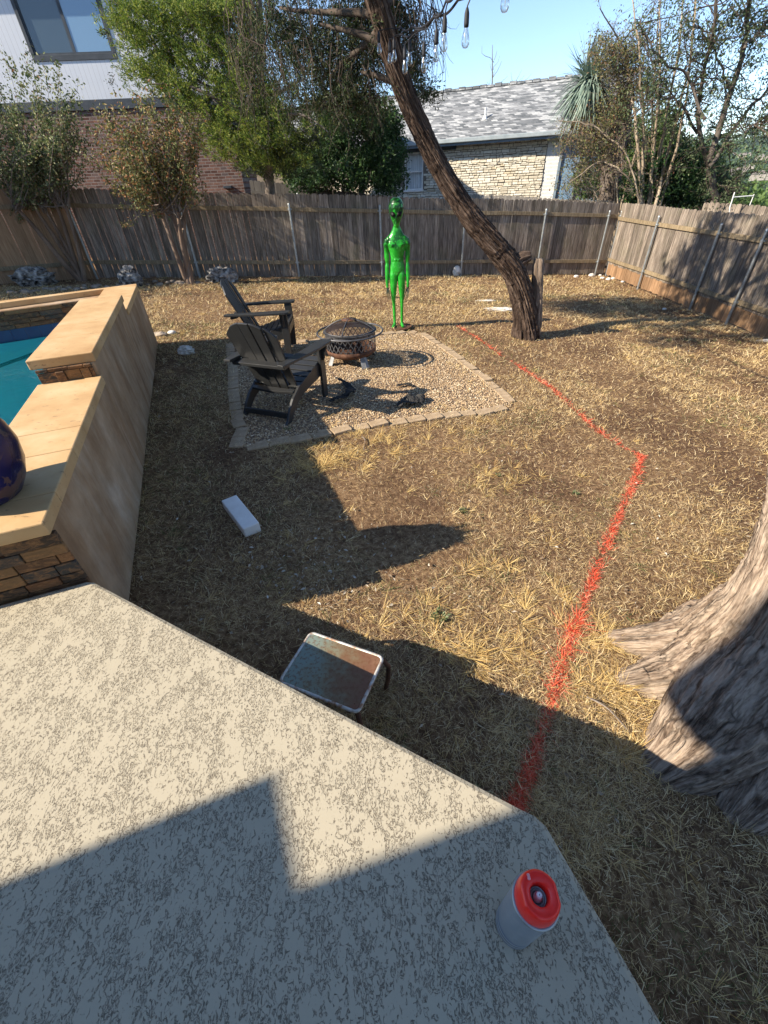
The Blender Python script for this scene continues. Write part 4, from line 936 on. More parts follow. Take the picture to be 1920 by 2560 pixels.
N = NM('red_plastic', .32, 0, .5); N.p.inputs['Subsurface Weight'].default_value = .0; M_red = N.col(N.mix(N.noise(160, 2), (.88, .012, .008), (1.0, .035, .02)))
a_ = np.arange(48) * 2 * math.pi / 48
def capring(r, z, sq=1.0):
    x = r * np.cos(a_); y = r * np.sin(a_); x = np.clip(x, -r * sq, r * sq); return np.stack([x, y, np.full(48, z)], 1)
rings = [capring(.0385, hc - .002), capring(.0395, hc + .012, .99), capring(.0385, hc + .030, .97), capring(.0365, hc + .045, .92), capring(.034, hc + .051, .90), capring(.030, hc + .053, .90), capring(.0185, hc + .047), capring(.0165, hc + .044), capring(.0160, hc + .012)]
V = np.concatenate(rings); j = np.arange(48); j2 = (j + 1) % 48
part('cap', MB().add(V, np.concatenate([np.stack([i * 48 + j, i * 48 + j2, (i + 1) * 48 + j2, (i + 1) * 48 + j], 1) for i in range(len(rings) - 1)])), M_red, can, smooth=True, local=True)
part('cap_groove', MB().box((-.014, .0245, hc + .0515), (.006, .010, .004)), simple('faded_red', [(.3, (.75, .30, .30)), (.7, (.85, .4, .4))], 30, .5, bump=0), can, bevel=.002, local=True)
M_blk = NM('black_rubber', .5, 0, .4).col((.02, .022, .025))
part('valve_cup', MB().lathe([(.0158, hc + .020), (.0150, hc + .026), (.0135, hc + .018), (.0125, hc + .018), (.0115, hc + .025), (.0100, hc + .018), (.001, hc + .017)], 32), M_galv, can, smooth=True, local=True)
part('valve_seat', MB().lathe([(.0160, hc + .016), (.001, hc + .0165)], 32), M_blk, can, local=True)
part('nozzle', MB().lathe([(.0075, hc + .017), (.0075, hc + .030), (.0055, hc + .033), (.005, hc + .042), (.0042, hc + .044), (.001, hc + .0435)], 20), simple('nozzle_plastic', [(.45, (.80, .76, .78)), (.6, (.80, .25, .28))], 90, .4, bump=0), can, smooth=True, local=True)

# ================================================================== POT WITH PLANT
pb = np.array([-1.70, 1.505, 1.0]); pot = thing('plant_pot', 'deep blue glazed round pot on the travertine corner at the left edge', 'pot', pb)
N = NM('cobalt_glaze', .25, 0, .5)
c = N.mix(N.ramp(N.noise(9, 6, None, .6, .6), [(.54, 0.0), (.57, .85)]), N.ramp(N.noise(5, 4), [(.3, (.006, .006, .03)), (.7, (.012, .012, .085))]), (.10, .06, .055)); M_glaze = N.col(c)
PR = [(.02, 0), (.12, 0), (.135, .01), (.17, .06), (.20, .13), (.213, .21), (.205, .28), (.18, .34), (.145, .385), (.135, .40), (.15, .42), (.148, .43), (.13, .425), (.122, .40), (.13, .37)]
part('vessel', MB().lathe(PR, 56), M_glaze, pot, smooth=True, local=True)
part('soil', MB().lathe([(.125, .395), (.001, .405)], 24), simple('potting_soil', [(.4, (.02, .014, .01)), (.7, (.07, .05, .035))], 40, .95), pot, local=True)
def leaf_quads(P, D, L, W, nrm=None, rg=None, fold=.25):
    """diamond leaves: base P, unit direction D, length L, width W"""
    n = len(P); rg = rg or RNG
    if nrm is None: nrm = rg.normal(0, 1, (n, 3))
    s = np.cross(D, nrm); s /= np.linalg.norm(s, axis=1)[:, None] + 1e-9; u = np.cross(s, D)
    L = np.broadcast_to(L, (n,))[:, None]; W = np.broadcast_to(W, (n,))[:, None]
    m_ = P + D * L * .45
    V = np.stack([P, m_ + s * W / 2 + u * W * fold, P + D * L, m_ - s * W / 2 + u * W * fold], 1).reshape(-1, 3)
    i = np.arange(n) * 4; return V, np.stack([i, i + 1, i + 2, i + 3], 1)
rg = np.random.default_rng(5); n = 90; aa_ = rg.uniform(0, 6.28, n); el_ = rg.uniform(-.1, 1.3, n)
D = np.stack([np.cos(aa_) * np.cos(el_), np.sin(aa_) * np.cos(el_), np.sin(el_)], 1); P_ = np.array([0, 0, .44]) + D * rg.uniform(.0, .07, (n, 1)) + rg.normal(0, .02, (n, 3))
M_croton = leafmat('croton_leaf', [(0, (.55, .42, .03)), (.35, (.60, .22, .02)), (.5, (.10, .25, .03)), (.75, (.04, .14, .02)), (1, (.45, .06, .02))])
part('plant', MB().add(*leaf_quads(P_, D, rg.uniform(.07, .13, n), rg.uniform(.03, .05, n), rg=rg)), M_croton, pot, local=True, label='croton leaves in yellow, red and green')

# ================================================================== ROCKS
def rock(name, label, cat, c, size, mat, seed, rough=.3, sub=20, group=None, pits=0.0):
    rg = np.random.default_rng(seed); n, m_ = sub, sub * 2; V = []
    th = np.linspace(0, math.pi, n + 1); ph = np.arange(m_) * 2 * math.pi / m_
    T, Pp = np.meshgrid(th, ph, indexing='ij'); d = np.stack([np.sin(T) * np.cos(Pp), np.sin(T) * np.sin(Pp), np.cos(T)], -1)
    r = 1 + rough * (fbm(d * 1.6 + seed * 7.1, 4) - .5) * 2 + pits * -np.clip(fbm(d * 5 + seed, 3) - .52, 0, 1) * 3
    r = np.round(r * 9) / 9 * .5 + r * .5
    V = (d * r[..., None]).reshape(-1, 3) * np.array(size) / 2 + np.array(c)
    j = np.arange(m_); j2 = (j + 1) % m_
    Fc = np.concatenate([np.stack([i * m_ + j, (i + 1) * m_ + j, (i + 1) * m_ + j2, i * m_ + j2], 1) for i in range(n)])
    return solo(name, MB().add(V, Fc), mat, label, cat, c, group=group, smooth=False)
def tgz(x, y, dz=0.0): p = TG(x, y); p[2] += dz; return p
rock('rock', 'lumpy white limestone rock lying in the shade right of the pool wall', 'rock', tgz(468, 884, .04), (.22, .17, .15), M_lime, 1, .45, pits=.5)
rock('rock', 'flat grey stone half buried beside the far pool wall', 'rock', tgz(398, 838, .01), (.24, .18, .08), M_tan, 2, .25)
rock('rock', 'small pale square-cut stone near the far pool wall', 'rock', tgz(430, 834, .015), (.13, .12, .07), M_lime, 3, .15)
rock('boulder', 'long dark pitted boulder against the light brown fence at far left', 'boulder', tgz(95, 715, .16), (.95, .5, .45), M_karst, 4, .35, 26, pits=.5)
rock('boulder', 'white and black pitted boulder standing in front of the dark fence', 'boulder', tgz(333, 716, .16), (.5, .38, .5), M_karst, 5, .35, 26, pits=.5)
rock('boulder', 'low dark pitted boulder at the fence right of the small tree', 'boulder', tgz(560, 706, .12), (.78, .4, .46), M_karst, 6, .35, 26, pits=.5)
rock('rock', 'pale upright limestone chunk at the foot of a fence post', 'rock', tgz(1141, 690, .12), (.24, .2, .30), M_lime, 7, .3)
for i, (x, y, s) in enumerate(((1440, 693, .12), (1478, 690, .15), (1505, 697, .10), (1520, 700, .12), (1532, 698, .10), (1556, 706, .08), (1500, 690, .08), (1660, 775, .07))):
    rock('stone', 'small pale limestone rubble piece along the right fence corner', 'stone', tgz(x, y, .02), (s * 1.2, s, s * .7), M_lime, 20 + i, .35, 10, group='pale rubble at the right fence corner')
rg = np.random.default_rng(31)
for i in range(34):
    t = i / 33; x = 30 + 490 * t + rg.normal(0, 5); y = 733 - 16 * math.sin(min(t, .8) * 2.0) + (-8 if t > .6 else 0) + rg.normal(0, 2.5); s = rg.uniform(.07, .17)
    rock('edging_stone', 'rough tan edging stone in the bed border under the small trees', 'stone', tgz(x, y, .02), (s * 1.3, s, s * .6), M_bedst, 50 + i, .3, 8, group='rough stones edging the planting bed')
rock('bedrock', 'flat bleached white rock outcrop in the grass left of the leaning tree', 'rock', tgz(1245, 774, -.005), (.78, .34, .075), M_lime, 91, .5, 24, pits=.8)
rock('bedrock', 'thin sliver of bleached rock outcrop just beyond the larger one', 'rock', tgz(1205, 752, -.01), (.55, .12, .05), M_lime, 92, .5, 16)
rock('bedrock', 'pale flat rock patch in the grass at the right fence', 'rock', tgz(1905, 852, -.01), (.5, .16, .05), M_lime, 93, .5, 16)
# cut limestone block in the shade
bt = [G(553, 1250, .235), G(590, 1237, .235), G(648, 1307, .235), G(607, 1322, .235)]; bcn = sum(bt) / 4; bl = (bt[3] - bt[0] + bt[2] - bt[1]) / 2; Lb = np.linalg.norm(bl); bl /= Lb; bs = np.array([-bl[1], bl[0], 0]); Wb = abs((bt[1] - bt[0]) @ bs)
zg_ = float(TH(bcn[0], bcn[1])); bcn[2] = (zg_ + .235) / 2 - .01
solo('stone_block', MB().box(bcn, (Lb, Wb * 1.05, .235 - zg_ + .02), np.stack([bl, bs, [0, 0, 1]], 1)), simple('white_cut_limestone', [(.3, (.66, .64, .60)), (.7, (.80, .79, .76))], 7, .9, bump=.5, bd=.006), 'white cut limestone block lying on the shaded lawn beside the pool wall', 'stone block', (bcn[0], bcn[1], zg_), bevel=.008)
# torn weed fabric scraps
def scrap(label, pts, wd, seed, h=.05):
    rg = np.random.default_rng(seed); P_ = [G(x, y, .03) for x, y in pts]; V = []; k = 28; m_ = 7; P_ = np.array(P_)
    cum = np.linspace(0, 1, len(P_)); 
    for i in range(k):
        t = i / (k - 1); c = np.array([np.interp(t, cum, P_[:, q]) for q in range(3)]); t2 = min(t + .03, 1); c2 = np.array([np.interp(t2, cum, P_[:, q]) for q in range(3)]); d = c2 - c if t < .97 else d
        s_ = np.array([-d[1], d[0], 0]); s_ /= np.linalg.norm(s_) + 1e-9; ww = wd * (math.sin(math.pi * (t * .9 + .05)) ** .6)
        for j in range(m_):
            u = j / (m_ - 1) - .5; q = c + s_ * u * ww; q[2] = float(TH(q[0], q[1])) + .015 + h * float(fbm(np.array([q[0] * 14, q[1] * 14, seed * 3.]), 3)); q += rg.normal(0, .004, 3); V.append(q)
    Fc = [[i * m_ + j, i * m_ + j + 1, (i + 1) * m_ + j + 1, (i + 1) * m_ + j] for i in range(k - 1) for j in range(m_ - 1)]
    o = solo('fabric_scrap', MB().add(V, Fc), M_black_cloth, label, 'fabric scrap', P_[0]); s2 = o.modifiers.new('thick', 'SOLIDIFY'); s2.thickness = .003
scrap('torn black weed fabric curling up beside the near chair front leg', [(842, 962), (866, 978), (882, 990), (874, 1003), (848, 1018), (826, 1026)], .10, 1, .09)
scrap('small black fabric sliver poking up in the sunlit gravel', [(993, 966), (1015, 960), (1036, 963)], .05, 2, .05)
scrap('crumpled black fabric lump on the gravel near the front edging', [(996, 1022), (1020, 1008), (1044, 1000), (1058, 988)], .16, 3, .10)

# ================================================================== TREES
def unit(v): v = np.asarray(v, float); return v / (np.linalg.norm(v, axis=-1, keepdims=True) + 1e-9)
def bark_tube(mb, pts, rad, n=48, k=60, seed=0, ridge=.10, twist=.6, lobes=0.0, freq=9, fine=.5):
    """trunk with ridged, slightly twisting fibrous bark; pts/rad control points"""
    pts = np.array(pts, float); rad = np.array(rad, float); m_ = len(pts)
    # Catmull-Rom resample
    T = np.linspace(0, m_ - 1, k); P = np.empty((k, 3)); Rr = np.interp(T, np.arange(m_), rad)
    for i, t in enumerate(T):
        a = min(int(t), m_ - 2); u = t - a; p0 = pts[max(a - 1, 0)]; p1_ = pts[a]; p2_ = pts[a + 1]; p3_ = pts[min(a + 2, m_ - 1)]
        P[i] = .5 * ((2 * p1_) + (-p0 + p2_) * u + (2 * p0 - 5 * p1_ + 4 * p2_ - p3_) * u * u + (-p0 + 3 * p1_ - 3 * p2_ + p3_) * u ** 3)
    tn = unit(np.gradient(P, axis=0)); x = np.cross(tn[0], [0, 1, 0.2]); x /= np.linalg.norm(x)
    L = np.concatenate([[0], np.cumsum(np.linalg.norm(np.diff(P, axis=0), axis=1))]); a = np.arange(n) * 2 * math.pi / n; V = []
    GA = []
    for i in range(k):
        x = x - tn[i] * (x @ tn[i]); x /= np.linalg.norm(x); y = np.cross(tn[i], x)
        th = a + twist * L[i]; GA.append(np.stack([np.cos(th) * Rr.mean() , np.sin(th) * Rr.mean(), np.full(n, L[i])], 1) + seed * 1.7)
        q = np.stack([np.cos(th) * freq * .35, np.sin(th) * freq * .35, np.full(n, L[i] * 1.3)], 1) + seed * 5.3
        q2 = np.stack([np.cos(th) * freq, np.sin(th) * freq, np.full(n, L[i] * 2.2)], 1) + seed * 3.1
        r1 = fbm(q, 3) - .5; r2 = 1 - np.abs(vn(q2) * 2 - 1)
        q3 = np.stack([np.cos(th) * freq * 2.6, np.sin(th) * freq * 2.6, np.full(n, L[i] * 5.5)], 1) + seed * 2.3 + (vn(q2) * 1.2)[:, None]; r3 = 1 - np.abs(vn(q3) * 2 - 1)
        r = Rr[i] * (1 + lobes * r1 * 1.4 + ridge * (r2 - .6) * 1.2 + ridge * fine * (vn(q2 * 2.3) - .5)) + min(.016, Rr[i] * .10) * (r3 - .55)
        V.append(P[i] + r[:, None] * (np.cos(a)[:, None] * x + np.sin(a)[:, None] * y))
    V = np.concatenate(V); j = np.arange(n); j2 = (j + 1) % n
    mb.add(V, np.concatenate([np.stack([i * n + j, i * n + j2, (i + 1) * n + j2, (i + 1) * n + j], 1) for i in range(k - 1)]), np.concatenate(GA))
    mb.b.append((np.zeros((0, 3)), [list(np.arange(n)[::-1] + mb.n - k * n), list(np.arange(n) + mb.n - n)]))
    return P
def curve(a, b, bend=.15, k=8, rg=None, droop=0.0):
    a = np.array(a, float); b = np.array(b, float); L = np.linalg.norm(b - a); t = np.linspace(0, 1, k)[:, None]
    off = (rg or RNG).normal(0, 1, 3) * L * bend; off2 = (rg or RNG).normal(0, 1, 3) * L * bend * .4
    return a + (b - a) * t + off * np.sin(math.pi * t) + off2 * np.sin(2 * math.pi * t) - np.array([0, 0, 1]) * droop * L * t ** 2
def leafcloud(mb, P, size, rg, asp=.5, dirb=None, spread=1.0, jit=.0, var=.35):
    n = len(P); D = rg.normal(0, 1, (n, 3))
    if dirb is not None: D = D * spread + np.asarray(dirb)
    D = unit(D); L = size * rg.uniform(1 - var, 1 + var, n)
    return mb.add(*leaf_quads(P + rg.normal(0, 1, (n, 3)) * jit, D, L, L * asp, rg=rg))
def along(path, n, rg, lo=.2, hi=1.0, rad=.1):
    t = rg.uniform(lo, hi, n) * (len(path) - 1); i = np.minimum(t.astype(int), len(path) - 2); u = (t - i)[:, None]
    return path[i] * (1 - u) + path[i + 1] * u + rg.normal(0, rad, (n, 3))
def px_z(x, y, Yd): return AY(x, y, Yd)

# --- leaf materials (real base colours)
L_myrtle = leafmat('myrtle_leaf', [(0, (.05, .085, .03)), (.4, (.13, .17, .065)), (.7, (.24, .27, .12)), (.92, (.36, .34, .18)), (1, (.32, .16, .08))])
L_myrtle_r = leafmat('myrtle_leaf_turning', [(0, (.06, .09, .03)), (.35, (.15, .17, .06)), (.65, (.28, .25, .10)), (.88, (.38, .22, .10)), (1, (.42, .15, .08))])
L_juniper = leafmat('juniper_spray', [(0, (.05, .11, .015)), (.35, (.11, .175, .022)), (.75, (.24, .30, .045)), (1, (.40, .41, .09))], trans=.35)
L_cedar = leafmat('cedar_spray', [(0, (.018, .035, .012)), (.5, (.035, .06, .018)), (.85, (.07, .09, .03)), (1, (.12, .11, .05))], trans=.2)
L_dark = leafmat('evergreen_leaf', [(0, (.015, .04, .012)), (.5, (.03, .075, .02)), (1, (.06, .12, .03))])
L_bright = leafmat('yellow_green_shrub_leaf', [(0, (.10, .15, .03)), (.5, (.18, .24, .05)), (1, (.28, .32, .08))], trans=.35)  # bright yellow-green leaf colour
L_oak = leafmat('live_oak_leaf', [(0, (.03, .05, .022)), (.5, (.07, .105, .045)), (.85, (.13, .17, .08)), (1, (.22, .24, .13))])
L_olive = leafmat('thinning_leaf', [(0, (.08, .10, .035)), (.45, (.16, .17, .06)), (.8, (.24, .20, .09)), (1, (.26, .12, .08))])
L_yucca = leafmat('yucca_blade', [(0, (.14, .20, .16)), (.6, (.23, .31, .26)), (1, (.33, .40, .34))], trans=.15)
L_yucca_dead = leafmat('yucca_dead_blade', [(0, (.20, .13, .07)), (.6, (.36, .26, .15)), (1, (.46, .36, .22))], trans=.15)
L_wood = leafmat('far_tree_leaf', [(0, (.04, .08, .02)), (.5, (.08, .14, .035)), (1, (.14, .21, .06))], trans=.3)

def tree(name, label, cat, base, group=None): return thing(name, label, cat, base, 0, group)

# crape myrtles in front of the fence
def myrtle(label, base_px, tops, crown, Yd, mat, seed, hang=()):
    rg = np.random.default_rng(seed); b = AY(base_px[0], base_px[1], Yd); b[2] = float(TH(b[0], b[1]))
    t = tree('crape_myrtle', label, 'tree', b, 'crape myrtles in front of the back fence')
    tr_ = MB(); lf = MB(); tw = MB(); ends = []
    for i, (x, y) in enumerate(tops):
        e = AY(x, y, Yd + rg.normal(0, .15)); p = curve(b + [rg.normal(0, .06), rg.normal(0, .05), -.05], e, .03, 10, rg); tr_.tube(p, np.linspace(.070, .036, 10) * rg.uniform(.8, 1.1), 9); ends.append(e)
    (cx, cy, rx, ry) = crown; cs = []
    n = 105
    for i in range(n):
        e0 = ends[rg.integers(len(ends))]; a = rg.uniform(0, 2 * math.pi); rr = math.sqrt(rg.uniform(.0, 1)) 
        x = cx + rx * rr * math.cos(a); y = cy - ry * rr * math.sin(a) * (1 if math.sin(a) > 0 else .75)
        dy = rg.normal(0, .42) * (1 - rr * .6)
        e = AY(x, y, Yd + dy); p = curve(e0 + rg.normal(0, .05, 3), e, .10, 8, rg); tw.tube(p, np.linspace(.012, .003, 8), 4, cap=False)
        if e[2] > e0[2]: ex = e + unit(e - e0) * rg.uniform(.05, .25) + [0, 0, rg.uniform(0, .15)]; tw.tube([e, ex], [.003, .0015], 3, cap=False); p = np.vstack([p, ex])
        m_ = int(rg.uniform(100, 170)); leafcloud(lf, along(p, m_, rg, .28, 1.0, .055), .062, rg, .55)
    for (x, y) in hang:
        e = AY(x, y, Yd - .1); p = curve(ends[0], e, .15, 8, rg, -.1); tw.tube(p, np.linspace(.006, .002, 8), 4, cap=False); leafcloud(lf, along(p, 70, rg, .5, 1.0, .03), .05, rg, .55)
    part('trunk', tr_, M_twigp if False else M_bark2, t, smooth=True); part('twigs', tw, M_twig, t); part('crown', lf, mat, t)
M_bark2 = simple('myrtle_bark', [(.3, (.10, .065, .045)), (.6, (.20, .14, .10)), (.8, (.33, .26, .20))], 6, .85, stretch=(1, 1, .25), bump=.3)
myrtle('small multi-stemmed tree with green leaves at the far left corner', (205, 708), [(40, 520), (80, 505), (110, 520), (135, 500), (165, 515)], (70, 350, 165, 190), 12.0, L_myrtle, 41, hang=[(50, 560), (30, 540)])
myrtle('small multi-stemmed tree with reddish-brown tips in front of the brick wall', (472, 702), [(400, 525), (425, 520), (445, 530), (460, 520)], (370, 390, 140, 150), 11.6, L_myrtle_r, 42, hang=[(310, 575), (300, 530), (395, 540)])

# spray = feathery juniper plume made of many short flat blades
def plume(lf, tw, a, b, rg, n=60, w=.10, bl=.055, asp=.28):
    p = curve(a, b, .10, 6, rg); tw.tube(p, np.linspace(.006, .002, 6), 3, cap=False)
    P_ = along(p, n, rg, .05, 1.0, w * .45); d = unit(p[-1] - p[0]); leafcloud(lf, P_, bl, rg, asp, dirb=d * 1.1, spread=.7)

# green juniper behind the fence
rg = np.random.default_rng(51); jb = AY(672, 520, 14.2); jb[2] = float(TH(jb[0], jb[1])) + .0
t = tree('juniper_tree', 'bright green feathery juniper hanging in front of the white siding and brick', 'tree', jb)
tk = MB(); lf = MB(); tw = MB()
J = lambda x, y, dy=0.0: AY(x, y, 13.2 + dy)
tk.tube(curve(jb, J(668, 330), .02, 8, rg), np.linspace(.16, .11, 8), 10); tk.tube(curve(J(668, 330), J(640, -60), .04, 8, rg), np.linspace(.11, .06, 8), 9)
LB = [((660, 250), (300, 40)), ((655, 180), (420, -30)), ((665, 330), (520, 330)), ((660, 290), (450, 150)), ((660, 330), (740, 400)), ((655, 200), (620, 60)), ((665, 350), (600, 420)), ((660, 300), (380, 210)), ((660, 150), (330, -40)), ((665, 300), (820, 330)), ((660, 120), (520, -60)), ((660, 240), (760, 200))]
lims = []
for (a, b) in LB:
    p = curve(J(*a), J(*b, rg.normal(0, .4)), .08, 10, rg); tk.tube(p, np.linspace(.045, .012, 10), 6); lims.append(p)
clumps = [(672, 360, 40, 40), (690, 400, 40, 30), (640, 420, 40, 25), (330, 30, 60, 50), (300, 70, 40, 30), (355, 110, 50, 40), (410, 60, 70, 60), (390, 200, 60, 50), (350, 180, 30, 20), (440, 140, 80, 60), (480, 230, 60, 50), (440, 240, 40, 25), (560, 120, 70, 70), (570, 210, 70, 60), (620, 260, 70, 60), (540, 310, 60, 50), (590, 350, 70, 50), (660, 330, 60, 60), (650, 390, 60, 40), (700, 260, 60, 60), (720, 350, 50, 60), (590, 30, 80, 50), (500, 40, 70, 50), (745, 400, 50, 30), (470, 20, 60, 40), (620, 170, 50, 60), (560, 380, 40, 30), (780, 330, 40, 40)]
for (cx, cy, rx, ry) in clumps:
    m_ = int(rx * ry / 58)
    for _ in range(m_):
        x = cx + rg.normal(0, rx * .5); y = cy + rg.normal(0, ry * .5); a = J(x, y, rg.normal(-.1, .5)); dr = np.array([rg.normal(-.08, .12), rg.normal(-.05, .08), rg.uniform(.02, .22)])
        plume(lf, tw, a, a + dr * 1.2, rg, 58, .085, .062, .26)
for _ in range(150):                                     # bare grey inner twigs
    a = J(rg.uniform(420, 760), rg.uniform(-20, 330), rg.normal(0, .5)); b = a + [rg.normal(0, .3), rg.normal(0, .2), rg.uniform(-.5, .1)]; tw.tube(curve(a, b, .2, 6, rg), np.linspace(.007, .002, 6), 3, cap=False)
dk_ = MB()  # dark-leaved plumes behind the clumps, interior shade put into leaf colour
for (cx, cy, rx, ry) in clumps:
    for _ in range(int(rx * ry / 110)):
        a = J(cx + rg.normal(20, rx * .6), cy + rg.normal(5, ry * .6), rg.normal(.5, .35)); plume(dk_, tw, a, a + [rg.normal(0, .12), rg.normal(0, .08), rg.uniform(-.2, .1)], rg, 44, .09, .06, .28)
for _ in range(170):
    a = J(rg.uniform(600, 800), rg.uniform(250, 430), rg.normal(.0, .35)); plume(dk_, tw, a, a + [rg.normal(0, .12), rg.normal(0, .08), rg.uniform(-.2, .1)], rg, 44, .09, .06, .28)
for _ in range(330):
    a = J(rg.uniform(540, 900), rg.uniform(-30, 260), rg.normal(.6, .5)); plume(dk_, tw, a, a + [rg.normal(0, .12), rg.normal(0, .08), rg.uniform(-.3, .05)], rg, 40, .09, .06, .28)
part('trunk', tk, M_twig, t, smooth=True); part('twigs', tw, M_twigd, t); part('crown', lf, L_juniper, t); part('dark_inner_foliage', dk_, L_cedar, t)

# shrubs behind the fence
def shrub(name, label, base, blobs, Yd, mat, size, seed, dens=1.0, cat='shrub', stems=3, asp=.5, depth=.5, dirb=None, topx=None):
    rg = np.random.default_rng(seed); t = tree(name, label, cat, base); lf = MB(); tw = MB(); tk = MB()
    c0 = AY(blobs[0][0], blobs[0][1], Yd)
    for i in range(stems):
        bl_ = blobs[i % len(blobs)]; tk.tube(curve(np.array(base) + [rg.normal(0, .1), rg.normal(0, .1), 0], AY(bl_[0], bl_[1], Yd), .06, 8, rg), np.linspace(.07, .02, 8), 7)
    for (cx, cy, rx, ry) in blobs:
        m_ = int(rx * ry / 45 * dens) + 3; cc = AY(cx, cy, Yd)
        for _ in range(m_):
            a = rg.uniform(0, 6.28); rr = math.sqrt(rg.uniform(0, 1)); x = cx + rx * rr * math.cos(a); y = cy + ry * rr * math.sin(a)
            e = AY(x, y, Yd + rg.normal(0, depth) * (1.15 - rr * .8)); p = curve(cc * .4 + e * .6 + rg.normal(0, .1, 3), e, .15, 5, rg); tw.tube(p, np.linspace(.006, .002, 5), 3, cap=False)
            leafcloud(lf, along(p, int(46), rg, .35, 1.05, .09), size, rg, asp, dirb=dirb, spread=.8)
    part('stems', tk, M_twig, t, smooth=True); part('twigs', tw, M_twig, t); part('foliage', lf, mat, t); return t
shrub('evergreen_shrub', 'bright yellow-green shrub behind the fence under the juniper', G(760, 560, -.3) * [1.9, 1.9, 1], [(745, 420, 60, 50), (720, 390, 40, 50), (790, 370, 55, 45), (760, 440, 50, 30), (830, 360, 40, 40)], 17.6, L_bright, .075, 61, .8)
shrub('evergreen_tree', 'dense dark green evergreen behind the fence left of the leaning trunk', np.array([-.9, 16.5, -.3]), [(860, 420, 80, 60), (930, 430, 80, 55), (960, 380, 60, 60), (880, 340, 80, 60), (800, 430, 60, 45), (980, 450, 40, 35), (920, 290, 80, 50), (840, 290, 50, 40), (960, 310, 50, 40), (760, 455, 40, 25)], 16.2, L_dark, .085, 62, 1.1, 'tree')
shrub('evergreen_shrub', 'leafy dark shrub right of the yucca behind the corner of the fence', np.array([9.6, 15.2, -1.0]), [(1620, 470, 70, 45), (1700, 450, 80, 60), (1780, 460, 60, 50), (1640, 420, 60, 40), (1740, 400, 60, 40), (1660, 490, 50, 25), (1590, 480, 35, 30), (1760, 500, 60, 25)], 16.0, L_dark, .10, 63, .9)
shrub('broadleaf_tree', 'mid green leafy tree behind the bare stems', np.array([11.5, 19.5, -1.0]), [(1630, 380, 60, 50), (1600, 340, 40, 40), (1680, 350, 50, 50), (1580, 440, 40, 50), (1660, 300, 30, 30), (1470, 450, 40, 50)], 19.5, L_wood, .13, 64, .7, 'tree')

# dark drooping cedar hanging behind the leaning trunk
rg = np.random.default_rng(71)
lb = TG(1312, 842); lb[2] -= .05
t = tree('leaning_cedar', 'leaning cedar tree with fibrous dark bark and drooping twigs over the yard', 'tree', lb)
YL = lb[1]
pth = [lb + [.02, 0, -.1], AY(1314, 800, YL), AY(1306, 745, YL), AY(1290, 690, YL), AY(1262, 645, YL), AY(1215, 590, YL), AY(1160, 520, YL), AY(1105, 430, YL), AY(1060, 340, YL - .05), AY(1020, 250, YL - .1), AY(985, 150, YL - .15), AY(955, 50, YL - .2), AY(925, -60, YL - .25), AY(880, -220, YL - .3), AY(820, -420, YL - .2)]
rd = [.26, .20, .17, .158, .16, .148, .135, .125, .118, .112, .112, .116, .112, .10, .08]
tk = MB(); tp = bark_tube(tk, pth, rd, 150, 420, 3, .17, .5, .20, 6.0, .8)
stub = MB(); bark_tube(stub, [AY(1334, 838, YL - .02) - [0, 0, .1], AY(1339, 780, YL), AY(1343, 720, YL + .02), AY(1346, 660, YL + .02), AY(1348, 646, YL + .02)], [.12, .095, .085, .075, .055], 44, 50, 9, .22, .1, .35, 4)
kn = MB(); bark_tube(kn, [AY(1275, 668, YL + .02), AY(1300, 650, YL + .02), AY(1326, 640, YL + .02)], [.12, .10, .06], 36, 20, 11, .3, .2, .5, 5)
part('trunk', tk, M_bark, t, smooth=True); part('broken_stub', stub, barkmat('weathered_dead_wood', [(.3, (.05, .035, .025)), (.45, (.16, .12, .09)), (.6, (.30, .24, .19)), (.75, (.45, .38, .32))], 5, .08, .02), t, smooth=True); part('burl', kn, M_bark, t, smooth=True)
lf = MB(); tw = MB(); lim = MB()
Lc = lambda x, y, dy=0.0: AY(x, y, YL + .6 + dy)
for (a, b) in (((960, 40), (700, 20)), ((985, 130), (800, 60)), ((950, 0), (1060, -40)), ((940, -40), (600, -80)), ((1010, 210), (900, 180)), ((930, -40), (1120, -70)), ((960, 60), (820, 200))):
    p = curve(Lc(*a, -.5), Lc(*b, rg.normal(.3, .4)), .06, 10, rg); lim.tube(p, np.linspace(.05, .014, 10), 7)
def droop(x, y, dx, L_, dy, nl, tuft=True):
    a = Lc(x, y, dy); b = a + [dx, rg.normal(0, .1), -L_]; p = curve(a, b, .10, 9, rg); tw.tube(p, np.linspace(.0065, .0018, 9), 3, cap=False)
    for _ in range(rg.integers(2, 5)):
        i = rg.integers(2, 8); q = p[i]; e = q + [rg.normal(0, .12), rg.normal(0, .1), -rg.uniform(.05, .3)]; pp_ = curve(q, e, .15, 5, rg); tw.tube(pp_, np.linspace(.0035, .0012, 5), 3, cap=False)
        if tuft and nl: leafcloud(lf, along(pp_, nl, rg, .3, 1, .035), .035, rg, .3, dirb=[0, 0, -.6])
for _ in range(210): droop(rg.uniform(560, 960), rg.uniform(-60, 190), rg.normal(0, .12), rg.uniform(.25, .8), rg.normal(.3, .55), int(rg.uniform(0, 26)))
for _ in range(60): droop(rg.uniform(960, 1090), rg.uniform(-40, 40), rg.normal(.02, .1), rg.uniform(.2, .7), rg.normal(.1, .35), 0)
for _ in range(6): droop(rg.uniform(1040, 1110), rg.uniform(-10, 60), rg.uniform(.05, .2), rg.uniform(.5, .8), .1, 0)
